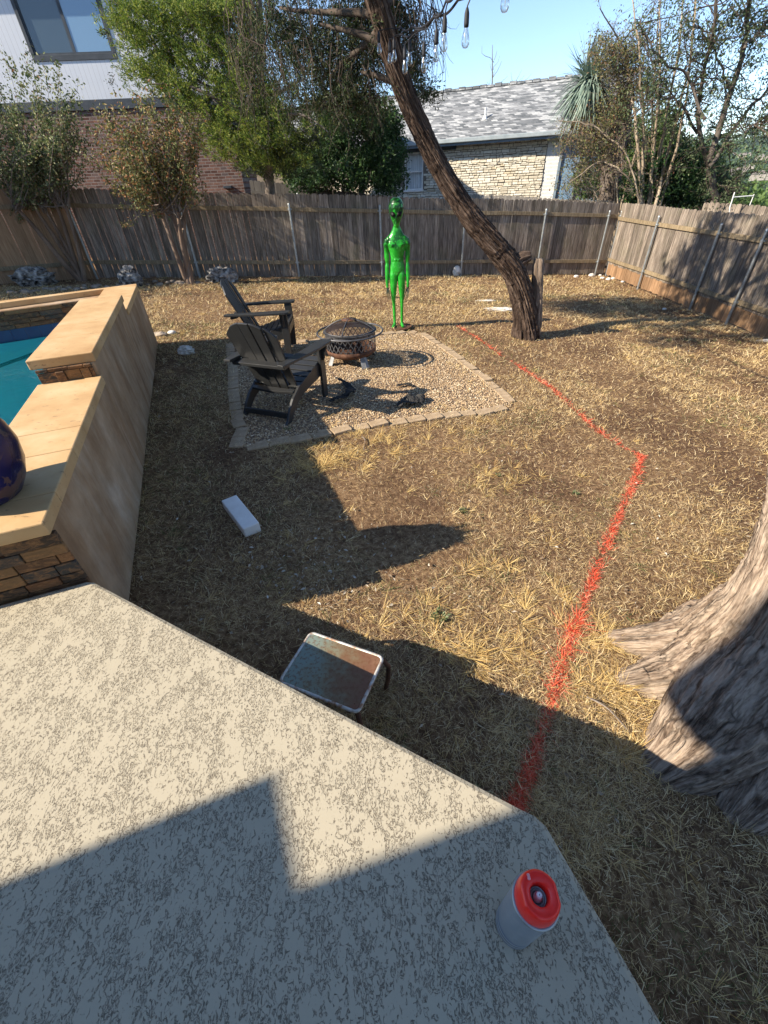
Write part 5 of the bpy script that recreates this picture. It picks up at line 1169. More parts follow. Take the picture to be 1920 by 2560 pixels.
for (cx, cy, rx, ry, m_) in ((900, 60, 90, 70, 130), (840, 160, 80, 60, 90), (760, 100, 60, 80, 70), (900, 240, 60, 40, 70), (860, 220, 60, 50, 70), (1030, 130, 40, 70, 50), (1060, 230, 35, 25, 26), (1020, 190, 30, 40, 30), (690, 60, 70, 60, 50), (940, 10, 60, 40, 60), (820, 250, 60, 40, 50), (930, 150, 40, 60, 50), (1010, 60, 50, 50, 40)):
    for _ in range(m_):
        a = Lc(cx + rg.normal(0, rx * .5), cy + rg.normal(0, ry * .5), rg.normal(.3, .35)); plume(lf, tw, a, a + [rg.normal(0, .1), rg.normal(0, .06), rg.uniform(-.22, .06)], rg, 34, .07, .045, .3)
# crown above the picture: it throws the dappled shade on the right lawn and fence
for _ in range(420):
    c = np.array([rg.uniform(-3.2, 1.2), rg.uniform(4.6, 8.6), rg.uniform(4.9, 7.2)])
    if rg.random() < .35: continue
    for q in range(3): a = c + rg.normal(0, .18, 3); plume(lf, tw, a, a + [rg.normal(0, .12), rg.normal(0, .12), rg.uniform(-.2, .1)], rg, 30, .13, .10, .34)
for e in ((-2.5, 5, 5.6), (-1.2, 8, 6.2), (.8, 5.2, 5.8), (-.5, 6.5, 6.8), (1.0, 8, 6)):
    p = curve(tp[-8], e, .05, 8, rg); lim.tube(p, np.linspace(.07, .02, 8), 7)
part('limbs', lim, M_twigd, t, smooth=True); part('twigs', tw, M_twigd, t); part('crown', lf, L_cedar, t)

# big old cedar trunk at the right edge
rg = np.random.default_rng(81)
t = tree('old_cedar', 'huge old cedar trunk with flared roots filling the right edge beside the patio', 'tree', (1.75, 1.0, -.02))
M_bark3 = barkmat('silvery_cedar_bark', [(.36, (.045, .030, .021)), (.45, (.18, .13, .095)), (.52, (.32, .25, .19)), (.66, (.50, .41, .32))], 10, .13, .014)
def flare(mb, pts, rad, seed, n=340, k=330): return bark_tube(mb, pts, rad, n, k, seed, .050, .35, .17, 9.0, .9)
tk = MB()
flare(tk, [(1.78, .98, -.25), (1.80, .99, .0), (1.88, 1.04, .22), (2.02, 1.12, .5), (2.22, 1.22, .85), (2.5, 1.36, 1.3), (2.9, 1.55, 2.0), (3.4, 1.8, 3.0), (3.8, 2.0, 4.5)], [.56, .45, .35, .30, .28, .27, .26, .24, .2], 2)
flare(tk, [(1.70, 1.14, -.2), (1.70, 1.14, .05), (1.68, 1.12, .28), (1.66, 1.10, .5), (1.69, 1.15, .7), (1.74, 1.25, .88), (1.79, 1.39, 1.08), (1.83, 1.52, 1.35), (1.92, 1.72, 1.9), (2.2, 2.1, 3.0)], [.36, .30, .225, .18, .165, .165, .18, .185, .16, .12], 5)
for s_, (pts, rad) in enumerate((([(1.74, 1.18, .16), (1.60, 1.22, .08), (1.45, 1.26, .01), (1.28, 1.31, -.05), (1.08, 1.38, -.12)], [.15, .14, .11, .08, .05]),
                  ([(1.74, 1.10, .20), (1.54, 1.08, .08), (1.36, 1.07, -.01), (1.18, 1.08, -.06), (1.02, 1.11, -.13)], [.19, .17, .125, .085, .05]),
                  ([(1.72, .94, .30), (1.46, .82, .12), (1.28, .74, .0), (1.12, .68, -.07), (1.0, .63, -.14)], [.26, .23, .17, .11, .06]),
                  ([(1.80, .86, .30), (1.60, .68, .10), (1.44, .58, -.02), (1.30, .50, -.10)], [.26, .20, .14, .08]))):
    bark_tube(tk, pts, rad, 180, 130, 30 + s_, .05, .3, .22, 7, .8)
part('trunk', tk, M_bark3, t, smooth=True)
lf = MB(); tw = MB()
for _ in range(900):
    c = np.array([rg.uniform(.4, 6.0), rg.uniform(-3.0, 3.2), rg.uniform(4.6, 7.0)]); plume(lf, tw, c, c + [rg.normal(0, .2), rg.normal(0, .2), rg.uniform(-.3, .1)], rg, 26, .16, .11, .34)
part('twigs', tw, M_twig, t); part('crown', lf, L_cedar, t)

rg = np.random.default_rng(85); nb_ = np.array([-12.2, 9.4, .4]); t = tree('added_shade_tree', 'unseen broad tree added outside the left edge to shade the left end of the back fence', 'tree', nb_)  # added out of view; crown height set so its shadow darkens the fence
tk = MB().tube([nb_, nb_ + [.3, .2, 2.2], nb_ + [.8, .5, 4.2]], [.2, .16, .08], 10); lf = MB(); tw = MB()
for _ in range(420):
    c = nb_ + [rg.uniform(-1.5, 3.4), rg.uniform(-.9, 3.0), rg.uniform(1.5, 4.0)]
    if fbm(c * .9 + 4.0, 3) < .43: continue
    p = curve(nb_ + [.5, .3, 2.8], c, .1, 6, rg); tw.tube(p, np.linspace(.02, .004, 6), 4, cap=False); leafcloud(lf, c + rg.normal(0, .22, (60, 3)), .11, rg, .6)
part('trunk', tk, M_oakbark, t, smooth=True); part('twigs', tw, M_twig, t); part('crown', lf, L_oak, t)

# yucca tree
rg = np.random.default_rng(91); YY = 17.0; yb = AY(1545, 520, YY); yb[2] = float(TH(yb[0], yb[1])) - .3
t = tree('yucca_tree', 'tree yucca with blue-green spiky head and shaggy brown dead-leaf trunk', 'tree', yb)
tk = MB(); yc = AY(1475, 205, YY); yp = [yb, AY(1530, 420, YY), AY(1520, 330, YY), AY(1498, 262, YY), yc]; tk.tube(yp, [.32, .30, .27, .2, .14], 14)
yp2 = [AY(1535, 400, YY), AY(1556, 340, YY), AY(1560, 270, YY), AY(1556, 235, YY)]; tk.tube(yp2, [.2, .22, .22, .12], 12)
part('trunk', tk, M_twig, t, smooth=True)
sk = MB(); P_ = np.concatenate([along(np.array(yp[:4]), 5200, rg, 0, 1, .14), along(np.array(yp2), 1500, rg, 0, 1, .12)]); leafcloud(sk, P_, .26, rg, .12, dirb=[0, 0, -1.6], spread=.55)
part('dead_leaf_skirt', sk, simple('shaggy_dead_leaf', [(.3, (.05, .035, .025)), (.55, (.15, .11, .08)), (.75, (.28, .22, .16))], 8, .95, isl=.9, bump=0), t)
hd = MB(); n = 620; D = rg.normal(0, 1, (n, 3)); D[:, 2] = np.abs(D[:, 2]) * 1.1 - .75; D = unit(D); P_ = np.tile(yc, (n, 1)) + rg.normal(0, .08, (n, 3))
for Pi, Di in zip(P_, D):
    L_ = rg.uniform(.85, 1.25); tt = np.linspace(0, 1, 5)[:, None]; pth_ = Pi + Di * L_ * tt - np.array([0, 0, .42]) * tt ** 2.4 * (1.0 - max(Di[2], 0)); s_ = unit(np.cross(Di, [0, 0, 1.0]) + 1e-4)
    w_ = .024 * np.array([[1], [1], [.9], [.6], [.05]]); V = np.concatenate([pth_ + s_ * w_, pth_ - s_ * w_]); hd.add(V, [[i, i + 1, i + 6, i + 5] for i in range(4)])
part('crown', hd, L_yucca, t)
dh = MB(); n = 500; D = rg.normal(0, .5, (n, 3)); D[:, 2] = -1.0; leafcloud(dh, yc + rg.normal(0, .12, (n, 3)) - [0, 0, .15], .85, rg, .045, dirb=[0.1, 0, -1.6], spread=.38)
part('dead_blades', dh, L_yucca_dead, t)

# multi-stem bare crape myrtle behind the corner
rg = np.random.default_rng(95); YM = 15.4; cb_ = AY(1632, 530, YM); cb_[2] = float(TH(cb_[0], cb_[1])) - .2
t = tree('bare_crape_myrtle', 'tall multi-stemmed nearly bare tree with pale stems behind the fence corner', 'tree', cb_)
tk = MB(); tw = MB(); lf = MB()
stems = [((1605, 505), (1590, 300), (1560, 120), (1500, 20)), ((1608, 505), (1608, 320), (1600, 150), (1575, -60)), ((1622, 510), (1640, 330), (1650, 170), (1648, -60)), ((1626, 510), (1660, 310), (1700, 120), (1715, -60)), ((1640, 512), (1665, 400), (1730, 150), (1745, -60)), ((1650, 512), (1690, 380), (1722, 200), (1740, -40)), ((1615, 510), (1560, 430), (1500, 400), (1425, 455)), ((1630, 510), (1630, 300), (1640, 100), (1660, -60)), ((1600, 515), (1570, 380), (1480, 310), (1400, 300))]
for i, st_ in enumerate(stems):
    P_ = np.array([cb_] + [AY(x, y, YM + rg.normal(0, .25)) for x, y in st_]); tt = np.linspace(0, len(P_) - 1, 22); p = np.stack([np.interp(tt, np.arange(len(P_)), P_[:, q]) for q in range(3)], 1)
    p[1:-1] = (p[:-2] + 2 * p[1:-1] + p[2:]) / 4; p += rg.normal(0, .012, p.shape); r_ = .062 if i < 6 else .03; tk.tube(p, np.linspace(r_, .010, 22), 7)
    for _ in range(34):
        k_ = rg.integers(6, 21); q = p[k_]; d = unit(p[k_] - p[k_ - 1]) + rg.normal(0, .55, 3); e = q + unit(d) * rg.uniform(.25, .8) * (1.2 - k_ / 26); pp_ = curve(q, e, .10, 6, rg); tw.tube(pp_, np.linspace(.008, .002, 6), 3, cap=False)
        for __ in range(4): i2 = rg.integers(2, 6); e2_ = pp_[i2] + unit(unit(d) + rg.normal(0, .7, 3)) * rg.uniform(.08, .28); tw.tube([pp_[i2], e2_], [.0035, .0015], 3, cap=False); leafcloud(lf, e2_ + rg.normal(0, .03, (rg.integers(1, 5), 3)), .05, rg, .5)
part('stems', tk, M_twigp, t, smooth=True); part('twigs', tw, M_twig, t); part('crown', lf, L_olive, t)

# thinning brown-olive small tree in front of the yucca
rg = np.random.default_rng(97); YT = 16.0; tb_ = AY(1600, 525, YT); tb_[2] = float(TH(tb_[0], tb_[1])) - .2
t = tree('thinning_tree', 'thinning olive-brown tree with reddish twig tips wrapped round the yucca', 'tree', tb_)
tk = MB(); tw = MB(); lf = MB()
for (cx, cy, rx, ry, m_, dn) in ((1520, 130, 55, 50, 60, 26), (1500, 100, 40, 40, 30, 10), (1560, 180, 50, 60, 60, 26), (1520, 270, 50, 50, 50, 24), (1450, 360, 60, 45, 60, 20), (1410, 340, 40, 30, 26, 8), (1500, 350, 50, 50, 30, 16), (1440, 430, 50, 25, 30, 10), (1580, 100, 40, 50, 40, 22), (1620, 180, 40, 60, 40, 26), (1405, 455, 35, 22, 26, 8)):
    hub = AY(cx + 40, cy + 60, YT); tk.tube(curve(tb_, hub, .05, 8, rg), np.linspace(.035, .012, 8), 5)
    for _ in range(m_):
        a = rg.uniform(0, 6.28); rr = math.sqrt(rg.uniform(0, 1)); e = AY(cx + rx * rr * math.cos(a), cy + ry * rr * math.sin(a), YT + rg.normal(-.2, .35)); p = curve(hub + rg.normal(0, .15, 3), e, .12, 6, rg); tw.tube(p, np.linspace(.007, .002, 6), 3, cap=False)
        for __ in range(3): q = p[rg.integers(3, 6)]; e2_ = q + rg.normal(0, .14, 3); tw.tube([q, e2_], [.003, .0015], 3, cap=False)
        leafcloud(lf, along(p, dn, rg, .45, 1.05, .07), .06, rg, .5)
part('stems', tk, M_twigp, t, smooth=True); part('twigs', tw, M_twig, t); part('crown', lf, L_olive, t)

# live oak on the right
rg = np.random.default_rng(99); YO = 14.0; ob = AY(1790, 540, YO); ob[2] = float(TH(ob[0], ob[1])) - .4
t = tree('live_oak', 'live oak with dark forking limbs and small grey-green leaves at upper right', 'tree', ob)
tk = MB(); tw = MB(); lf = MB(); O = lambda x, y, d=0.0: AY(x, y, YO + d)
limbs = [([(1790, 500), (1770, 400), (1830, 230), (1860, 110), (1880, -40)], .12, .05), ([(1775, 420), (1830, 330), (1900, 240), (1990, 180)], .075, .03), ([(1780, 440), (1740, 300), (1760, 180), (1790, 60), (1800, -60)], .08, .03), ([(1760, 300), (1720, 190), (1640, 140), (1600, 60)], .05, .015), ([(1745, 330), (1690, 250), (1640, 240), (1580, 290)], .045, .012), ([(1830, 230), (1780, 120), (1740, 60)], .04, .012), ([(1860, 120), (1930, 40), (1990, 0)], .05, .02), ([(1860, 330), (1920, 290), (1990, 270)], .03, .012), ([(1770, 400), (1800, 470), (1850, 480)], .03, .01)]
tips = []
tk.tube([ob, O(1790, 500)], [.16, .12], 9)
for pts, r0_, r1_ in limbs:
    P_ = np.array([O(x, y, rg.normal(0, .3)) for x, y in pts]); tt = np.linspace(0, len(P_) - 1, 16); p = np.stack([np.interp(tt, np.arange(len(P_)), P_[:, q]) for q in range(3)], 1); p[1:-1] = (p[:-2] + 2 * p[1:-1] + p[2:]) / 4; p += rg.normal(0, .02, p.shape)
    tk.tube(p, np.linspace(r0_, r1_, 16) * .72, 8)
    for _ in range(34):
        k_ = rg.integers(3, 16); q = p[k_]; e = q + rg.normal(0, .42, 3) + [0, 0, .1]; pp_ = curve(q, e, .15, 7, rg); tw.tube(pp_, np.linspace(.014, .003, 7), 4, cap=False)
        for __ in range(3):
            i2 = rg.integers(2, 7); e2_ = pp_[i2] + rg.normal(0, .22, 3); p3_ = curve(pp_[i2], e2_, .15, 5, rg); tw.tube(p3_, np.linspace(.005, .0015, 5), 3, cap=False); leafcloud(lf, along(p3_, int(rg.uniform(6, 26)), rg, .3, 1.1, .07), .064, rg, .5)
part('trunk', tk, M_oakbark, t, smooth=True); part('twigs', tw, M_twigd, t); part('crown', lf, L_oak, t)
tk = MB(); rg = np.random.default_rng(100)
bb = HP(1232, 190, wo, WAZ, 9); t = tree('bare_sapling', 'thin bare sapling sticking up behind the grey roof ridge', 'tree', (bb[0], bb[1], 0))
tk.tube([(bb[0], bb[1], 0), bb + [0, 0, -.2], bb + [-.15, 0, 1.1]], [.05, .035, .012], 5)
for _ in range(9): a = bb + [0, 0, rg.uniform(-.6, .8)]; tk.tube(curve(a, a + [rg.normal(0, .35), 0, rg.uniform(.2, .6)], .1, 5, rg), np.linspace(.014, .006, 5), 4)
for _ in range(7): a = bb + [1.1, 0, rg.uniform(-.9, -.3)]; tk.tube(curve(a, a + [rg.normal(.0, .35), 0, rg.uniform(.2, .6)], .1, 5, rg), np.linspace(.012, .005, 5), 4)
part('stem', tk, M_twig, t)

# distant woods: lumpy tree masses in the valley and on the hill
rg = np.random.default_rng(110); lf = MB(); lump = []
def clumpballs(n, rlo, rhi, alo, ahi, zfn, s0, s1, leaves, lsz):
    r = np.exp(rg.uniform(math.log(rlo), math.log(rhi), n)); a = np.radians(rg.uniform(alo, ahi, n))
    for ri, ai in zip(r, a):
        x, y = ri * math.sin(ai), ri * math.cos(ai); s = rg.uniform(s0, s1); z = zfn(ri, ai, x, y) + s * .5
        D = unit(rg.normal(0, 1, (leaves, 3))); D[:, 2] = np.abs(D[:, 2]); Pq = np.array([x, y, z]) + D * s * rg.uniform(.65, 1.0, (leaves, 1)) * [1, 1, .8]
        leafcloud(lf, Pq, lsz * s, rg, .8)
clumpballs(260, 45, 120, 22, 62, lambda r, a, x, y: float(TH(x, y)) - .8, 2.2, 4.2, 240, .13)
clumpballs(420, 130, 330, 18, 62, lambda r, a, x, y: -22 + (r - 130) * .02, 4, 7, 110, .2)
clumpballs(1600, 340, 1330, 22, 60, lambda r, a, x, y: float(HZ(np.array(r), np.array(a))), 6, 12, 40, .34)
o = solo('distant_woods', lf, L_wood, None, None, kind='stuff'); tag(o, 'green tree masses across the valley beyond the right fence', 'woods')
# distant houses on the hill
M_dw = simple('far_house_wall', [(.3, (.24, .21, .18)), (.7, (.36, .33, .29))], .3, .9, bump=0); M_dr = simple('far_house_roof', [(.3, (.20, .17, .16)), (.7, (.32, .28, .26))], .3, .9, bump=0)
for i, (x, y, r, w_, lab) in enumerate(((1905, 390, 700, 15, 'largest cream house high on the distant hill at the right edge'), (1862, 385, 720, 14, 'cream house on the distant hill left of the largest one'), (1832, 380, 900, 13, 'small pale house on the hill crest seen past the oak'), (1845, 425, 420, 12, 'low grey-roofed house halfway down the distant hill'), (1905, 434, 330, 12, 'grey gabled house lowest on the hill above the near trees'), (1872, 415, 500, 9, 'tiny pale house in the trees halfway up the distant hill'))):
    w_ = w_ * .55; d = ray(x, y); p = CAM + d * (r / np.hypot(d[0], d[1])); hh = w_ * .38; th_ = thing('distant_house', lab, 'house', (p[0], p[1], p[2] - hh)); rg2 = np.random.default_rng(i)
    a = math.atan2(p[0], p[1]); X_ = np.array([math.cos(a), -math.sin(a), 0]); Y_ = np.array([math.sin(a), math.cos(a), 0]); wb_ = MB(); rb = MB()
    for dx, sc_ in ((0, 1), (w_ * .55, .7), (-w_ * .5, .6)):
        c = p + X_ * dx; c[2] -= hh * .5; wb_.box(c, (w_ * .6 * sc_, w_ * .5, hh + .3), np.stack([X_, Y_, [0, 0, 1]], 1))
        q = p + X_ * dx; ww = w_ * .34 * sc_; dp = w_ * .3; V = [q - X_ * ww - Y_ * dp, q + X_ * ww - Y_ * dp, q + X_ * ww + Y_ * dp, q - X_ * ww + Y_ * dp, q - Y_ * dp + [0, 0, ww * .7], q + Y_ * dp + [0, 0, ww * .7]]
        rb.add(V, [[0, 3, 5, 4], [1, 4, 5, 2]]); rb.add([V[0], V[1], V[4]], [[0, 1, 2]]); rb.add([V[3], V[2], V[5]], [[0, 2, 1]])
    part('walls', wb_, M_dw, th_); part('roof', rb, M_dr, th_)

# white rail frame beyond the right fence
fr0, fr1 = AY(1832, 493, 13.0), AY(1884, 489, 13.0); mb = MB()
mb.tube([fr0, fr1], .012, 8); mb.tube([fr0 + [0, 0, .1], AY(1824, 520, 13.0), AY(1822, 560, 13.0)], .014, 8); mb.tube([fr1 + [0, 0, .03], fr1 - [0, 0, .2]], .010, 8)
solo('rail_frame', mb, M_white, 'white pipe frame sticking up beyond the brown neighbour fence', 'frame', AY(1822, 560, 13.0))

# ================================================================== STRING LIGHTS
sl_o = AC(975, 70, 5.4); sl = thing('string_lights', 'string of clear bulbs on dark cord hung from the leaning trunk', 'string lights', sl_o)
bulbs = [((1167, 42), 2.7), ((1112, 58), 2.95), ((1091, 90), 3.2), ((1060, 122), 3.5), ((1024, 112), 3.9), ((1012, 130), 3.7), ((985, 108), 4.4), ((974, 116), 4.5), ((947, 92), 4.6), ((925, 46), 5.4), ((1269, -62), 2.35)]
M_bulb = NM('clear_bulb_glass', .03, 0, .8); N = M_bulb
tr = N.t.nodes.new('ShaderNodeBsdfTransparent'); tr.inputs[0].default_value = (.93, .93, .90, 1); gl = N.t.nodes.new('ShaderNodeBsdfGlossy'); gl.inputs['Roughness'].default_value = .04; fz = N.t.nodes.new('ShaderNodeLayerWeight'); fz.inputs[0].default_value = .55
mxs = N.t.nodes.new('ShaderNodeMixShader'); N.L(fz.outputs['Facing'], mxs.inputs[0]); N.L(tr.outputs[0], mxs.inputs[1]); N.L(gl.outputs[0], mxs.inputs[2]); N.L(mxs.outputs[0], N.t.nodes['Material Output'].inputs[0]); M_bulb = N.m
M_cord = simple('black_cord', [(.3, (.012, .012, .015)), (.7, (.03, .03, .035))], 20, .6, bump=0); M_fil = simple('filament_holder', [(.3, (.30, .25, .18)), (.7, (.5, .45, .35))], 20, .5, bump=0)
heads = []
for i, ((x, y), c_) in enumerate(bulbs):
    p = AC(x, y, c_); heads.append(p)
    so2 = part('socket', MB().lathe([(.003, .045), (.009, .035), (.0155, .015), (.0165, -.03), (.015, -.045), (.001, -.046)], 14, p), M_cord, sl, smooth=True)
    part('bulb', MB().lathe([(.011, -.046), (.013, -.055), (.021, -.080), (.0255, -.105), (.024, -.122), (.015, -.136), (.001, -.140)], 18, p), M_bulb, so2, smooth=True)
    part('filament', MB().tube([p + [0, 0, -.05], p + [0, 0, -.115]], .0016, 5), M_fil, so2)
cordm = MB()
def sag(P_, k=10):
    P_ = np.array(P_); tt = np.linspace(0, len(P_) - 1, (len(P_) - 1) * k + 1); q = np.stack([np.interp(tt, np.arange(len(P_)), P_[:, c]) for c in range(3)], 1); q[:, 2] -= .03 * np.abs(np.sin(math.pi * tt)); return q
up = lambda p, h: p + np.array([0, 0, h])
c1_ = [AC(976, 68, 5.45), AC(1000, 66, 4.7), AC(1030, 66, 3.95), AC(1085, 42, 3.2), AC(1115, 3, 2.95), AC(1150, -45, 2.6)]
c2_ = [AC(978, 72, 5.45), AC(1003, 86, 4.4), AC(1040, 74, 3.8), AC(1090, 36, 3.2), AC(1145, 0, 2.8), AC(1260, -95, 2.35), AC(1330, -160, 2.1)]
c3_ = [AC(976, 70, 5.45), AC(950, 40, 5.2), AC(926, 15, 5.5), AC(890, -40, 5.8)]
for q in (c1_, c2_, c3_): cordm.tube(sag(q), .008, 6)
def nearest(p):
    best = min((np.linalg.norm((c - p)[:2]), k) for k, c in enumerate(allc)); return allc[best[1]]
allc = np.concatenate([sag(c1_), sag(c2_), sag(c3_)])
for p in heads:
    q = p + np.array([0, 0, .045]); cands = allc[allc[:, 2] > p[2] + .03]; d_ = np.linalg.norm((cands - q) * [1, 1, .35], axis=1); e = cands[np.argmin(d_)]; cordm.tube([q, q + (e - q) * .5 + [0, 0, .01], e], .0045, 5)
part('cord', cordm, M_cord, sl)

# ================================================================== LAWN GRASS
rg = np.random.default_rng(200)
dkp = [tuple(p) for p in poly]
def allowed(x, y):
    u_, v_ = pool_uv(x, y); m_ = ~((u_ > .0) & (v_ > 0.015) & (u_ - 0.35 * v_ < 5.65) & (v_ < 7))
    m_ &= ~inpoly(x, y, dkp)
    lb_, rb_ = FL[:2], FM[:2]
    fy = np.interp(x, [-10.6, -7.0, -1.95, 3.6, 7.33], [10.6, 12.42, 13.10, 14.12, 14.82]); m_ &= (y < fy - .03) & (x < 7.30)
    return m_
def inroot(x, y): return (np.hypot(x - 1.80, y - .97) < .46) | (np.hypot(x - 1.68, y - 1.22) < .28)
gl_ = [tuple(p) for p in (gpoly - gc) * .99 + gc]
PAINT = np.array([TG(x, y)[:2] for x, y in ((1135, 812), (1180, 838), (1240, 880), (1310, 926), (1380, 972), (1440, 1030), (1500, 1082), (1560, 1120), (1603, 1142), (1590, 1190), (1560, 1262), (1520, 1350), (1480, 1450), (1440, 1560), (1405, 1660), (1375, 1760), (1345, 1860), (1318, 1940), (1290, 2015), (1270, 2060))])
def dpaint(x, y):
    d = np.full(np.shape(x), 9.0)
    for a, b in zip(PAINT[:-1], PAINT[1:]):
        ab_ = b - a; t_ = np.clip(((x - a[0]) * ab_[0] + (y - a[1]) * ab_[1]) / (ab_ @ ab_), 0, 1); d = np.minimum(d, np.hypot(x - a[0] - t_ * ab_[0], y - a[1] - t_ * ab_[1]))
    return d
def blades(P, D, L, W, lift, rg, curl=.5):
    n = len(P); L = L[:, None]; W = W[:, None]; s_ = np.stack([-D[:, 1], D[:, 0], np.zeros(n)], 1); s_ = unit(s_ + rg.normal(0, .35, (n, 3)))
    up_ = np.array([0, 0, 1.0]); bend = s_ * rg.normal(0, curl, (n, 1)) * L * .3
    m1 = P + D * L * .5 + up_ * (lift * .5)[:, None] * L * 1.3 + bend * .5; e = P + D * L + up_ * lift[:, None] * L * rg.uniform(.5, 1.1, (n, 1)) + bend
    V = np.stack([P - s_ * W * .5, P + s_ * W * .5, m1 + s_ * W * .42, m1 - s_ * W * .42, e], 1).reshape(-1, 3); i = np.arange(n) * 5
    return V, np.stack([i, i + 1, i + 2, i + 3], 1), np.stack([i + 3, i + 2, i + 4], 1)
def addb(mb, P, D, L, W, lift, rg, curl=.5):
    V, q, t_ = blades(P, D, L, W, lift, rg, curl); base = mb.n; mb.add(V, q); mb.b.append((np.zeros((0, 3)), t_ + base))
M_gr = {}
def grassmat(nm, stops): return leafmat(nm, stops, .7, .15, .15)
M_straw = grassmat('dry_straw_blade', [(0, (.22, .14, .06)), (.3, (.50, .35, .16)), (.6, (.70, .52, .25)), (.85, (.82, .66, .37)), (1, (.86, .75, .50))])
M_thatch = grassmat('grey_thatch_blade', [(0, (.11, .06, .032)), (.35, (.29, .185, .10)), (.7, (.56, .40, .23)), (1, (.76, .60, .38))])
M_gold = grassmat('golden_tuft_blade', [(0, (.42, .25, .085)), (.5, (.64, .45, .17)), (1, (.78, .62, .30))])
M_greeng = grassmat('green_blade', [(0, (.05, .08, .025)), (.5, (.10, .14, .045)), (1, (.20, .22, .08))])
M_paintb = grassmat('spray_painted_blade', [(0, (.42, .06, .025)), (.5, (.74, .10, .05)), (.85, (.85, .20, .12)), (1, (.75, .38, .26))])
def polar(n, r0_, r1_, k, a0=-68, a1=62):
    u = rg.random(n); r = (r0_ ** k + u * (r1_ ** k - r0_ ** k)) ** (1 / k); a = np.radians(rg.uniform(a0, a1, n)); return r * np.sin(a), r * np.cos(a), r
def scatter(n, k=.9, r1_=17.0):
    x, y, r = polar(n, .35, r1_, k); n2 = n // 12; x = np.concatenate([x, rg.uniform(.4, 2.6, n2)]); y = np.concatenate([y, rg.uniform(-1.6, 1.0, n2)]); r = np.hypot(x, y) + .2; ok = allowed(x, y) & ~inpoly(x, y, gl_) & ~inroot(x, y); return x[ok], y[ok], r[ok]
thatch, straw, green, gold, paint = MB(), MB(), MB(), MB(), MB()
def dens(x, y): return fbm(P3(x * .9, y * .9, 3.3), 4)
for mbx, n, kindn in ((thatch, 560000, 't'), (straw, 430000, 's')):
    x, y, r = scatter(n); d = dens(x, y); bare = sstep(.44, .54, d)
    cen_bare = np.exp(-((x - .2) ** 2 + (y - 2.0) ** 2) / 1.3)
    keep = rg.random(len(x)) < (np.clip(.35 + .65 * bare, 0, 1) * (1 - .6 * cen_bare) if kindn == 's' else .30 + .65 * bare)
    bed = (y > np.interp(x, [-8, -2], [11.0, 12.0])) & (x < -2); keep &= ~(bed & (rg.random(len(x)) < .8))
    x, y, r = x[keep], y[keep], r[keep]; n_ = len(x); a = rg.uniform(0, 6.28, n_) + fbm(P3(x * 2, y * 2, 9.), 3) * 6
    far_ = np.clip(r / 3, .9, 4.2); z = TH(x, y) - .002
    dp = dpaint(x, y); pm = (dp < rg.uniform(.0, 1, n_) ** .8 * .032 * (1 + .35 * np.sin(x * 9 + y * 5))) & (rg.random(n_) < .8)
    if kindn == 't': lift = np.abs(rg.normal(.08, .16, n_)); L = rg.uniform(.012, .040, n_) * far_ ** .5; W = rg.uniform(.0011, .0024, n_) * far_ ** .85
    else: lift = np.abs(rg.normal(.30, .30, n_)); L = rg.uniform(.015, .052, n_) * far_ ** .5; W = rg.uniform(.0011, .0025, n_) * far_ ** .85
    el = rg.uniform(-.05, .25, n_); D = unit(np.stack([np.cos(a), np.sin(a), el], 1)); P_ = np.stack([x, y, z + np.abs(rg.normal(0, .008, n_))], 1)
    gn = (fbm(P3(x * 1.7, y * 1.7, 21.), 3) > .64) & (rg.random(n_) < .35) & (kindn == 's'); shade = (x < -1.2) & (y > 2) & (y < 8) & (rg.random(n_) < .16)
    gn |= shade
    for msk, tgt in ((pm, paint), (~pm & gn, green), (~pm & ~gn, mbx)):
        if msk.any(): addb(tgt, P_[msk], D[msk], L[msk], W[msk], lift[msk], rg)
# radiating tufts
x, y, r = scatter(4200, 1.25, 14.5); dn = dens(x, y); keep = rg.random(len(x)) < sstep(.40, .58, dn) * .8 + .12; x, y, r = x[keep], y[keep], r[keep]
gx_, gy_ = [], []
for (px_, py_, sp, m_) in ((820, 1140, 60, 34), (900, 1120, 60, 24), (1010, 1100, 80, 26), (1240, 1200, 50, 8), (1050, 1540, 50, 10), (1350, 1500, 60, 10), (1230, 1650, 80, 16), (1150, 1610, 40, 10), (1200, 1200, 40, 8), (1500, 1600, 40, 12), (1530, 1730, 40, 14), (1460, 1560, 40, 8), (1560, 1880, 30, 8), (760, 1170, 40, 16), (1450, 1720, 60, 10), (1150, 1070, 60, 12), (1200, 1420, 40, 6)):
    for _ in range(m_): p = TG(px_ + rg.normal(0, sp), py_ + rg.normal(0, sp * .35)); gx_.append(p[0]); gy_.append(p[1])
gx_, gy_ = np.array(gx_), np.array(gy_); ok = allowed(gx_, gy_) & ~inpoly(gx_, gy_, gl_)
for (xx, yy, gd) in ((x, y, False), (gx_[ok], gy_[ok], True)):
    for cx, cy in zip(xx, yy):
        r_ = math.hypot(cx, cy); m_ = int(rg.uniform(16, 46) * (1.6 if gd else 1)); a = rg.normal(rg.uniform(0, 6.28), rg.uniform(.7, 2.2), m_); rad = np.abs(rg.normal(0, .035, m_)); L = rg.uniform(.03, .09, m_) * (1.35 if gd else 1) * (1 if r_ < 6 else 1.2)
        D = unit(np.stack([np.cos(a), np.sin(a), rg.uniform(.0, .8, m_)], 1)); P_ = np.stack([cx + np.cos(a) * rad, cy + np.sin(a) * rad, np.full(m_, float(TH(cx, cy)))], 1)
        W = rg.uniform(.0016, .0032, m_) * max(1, r_ / 3.5); lift = rg.uniform(-.55, .1, m_); dpp = dpaint(np.array([cx]), np.array([cy]))[0]
        tgt = paint if dpp < .035 else (gold if gd or rg.random() < .35 else (green if rg.random() < .16 else straw)); addb(tgt, P_, D, L, W, lift, rg, .35)
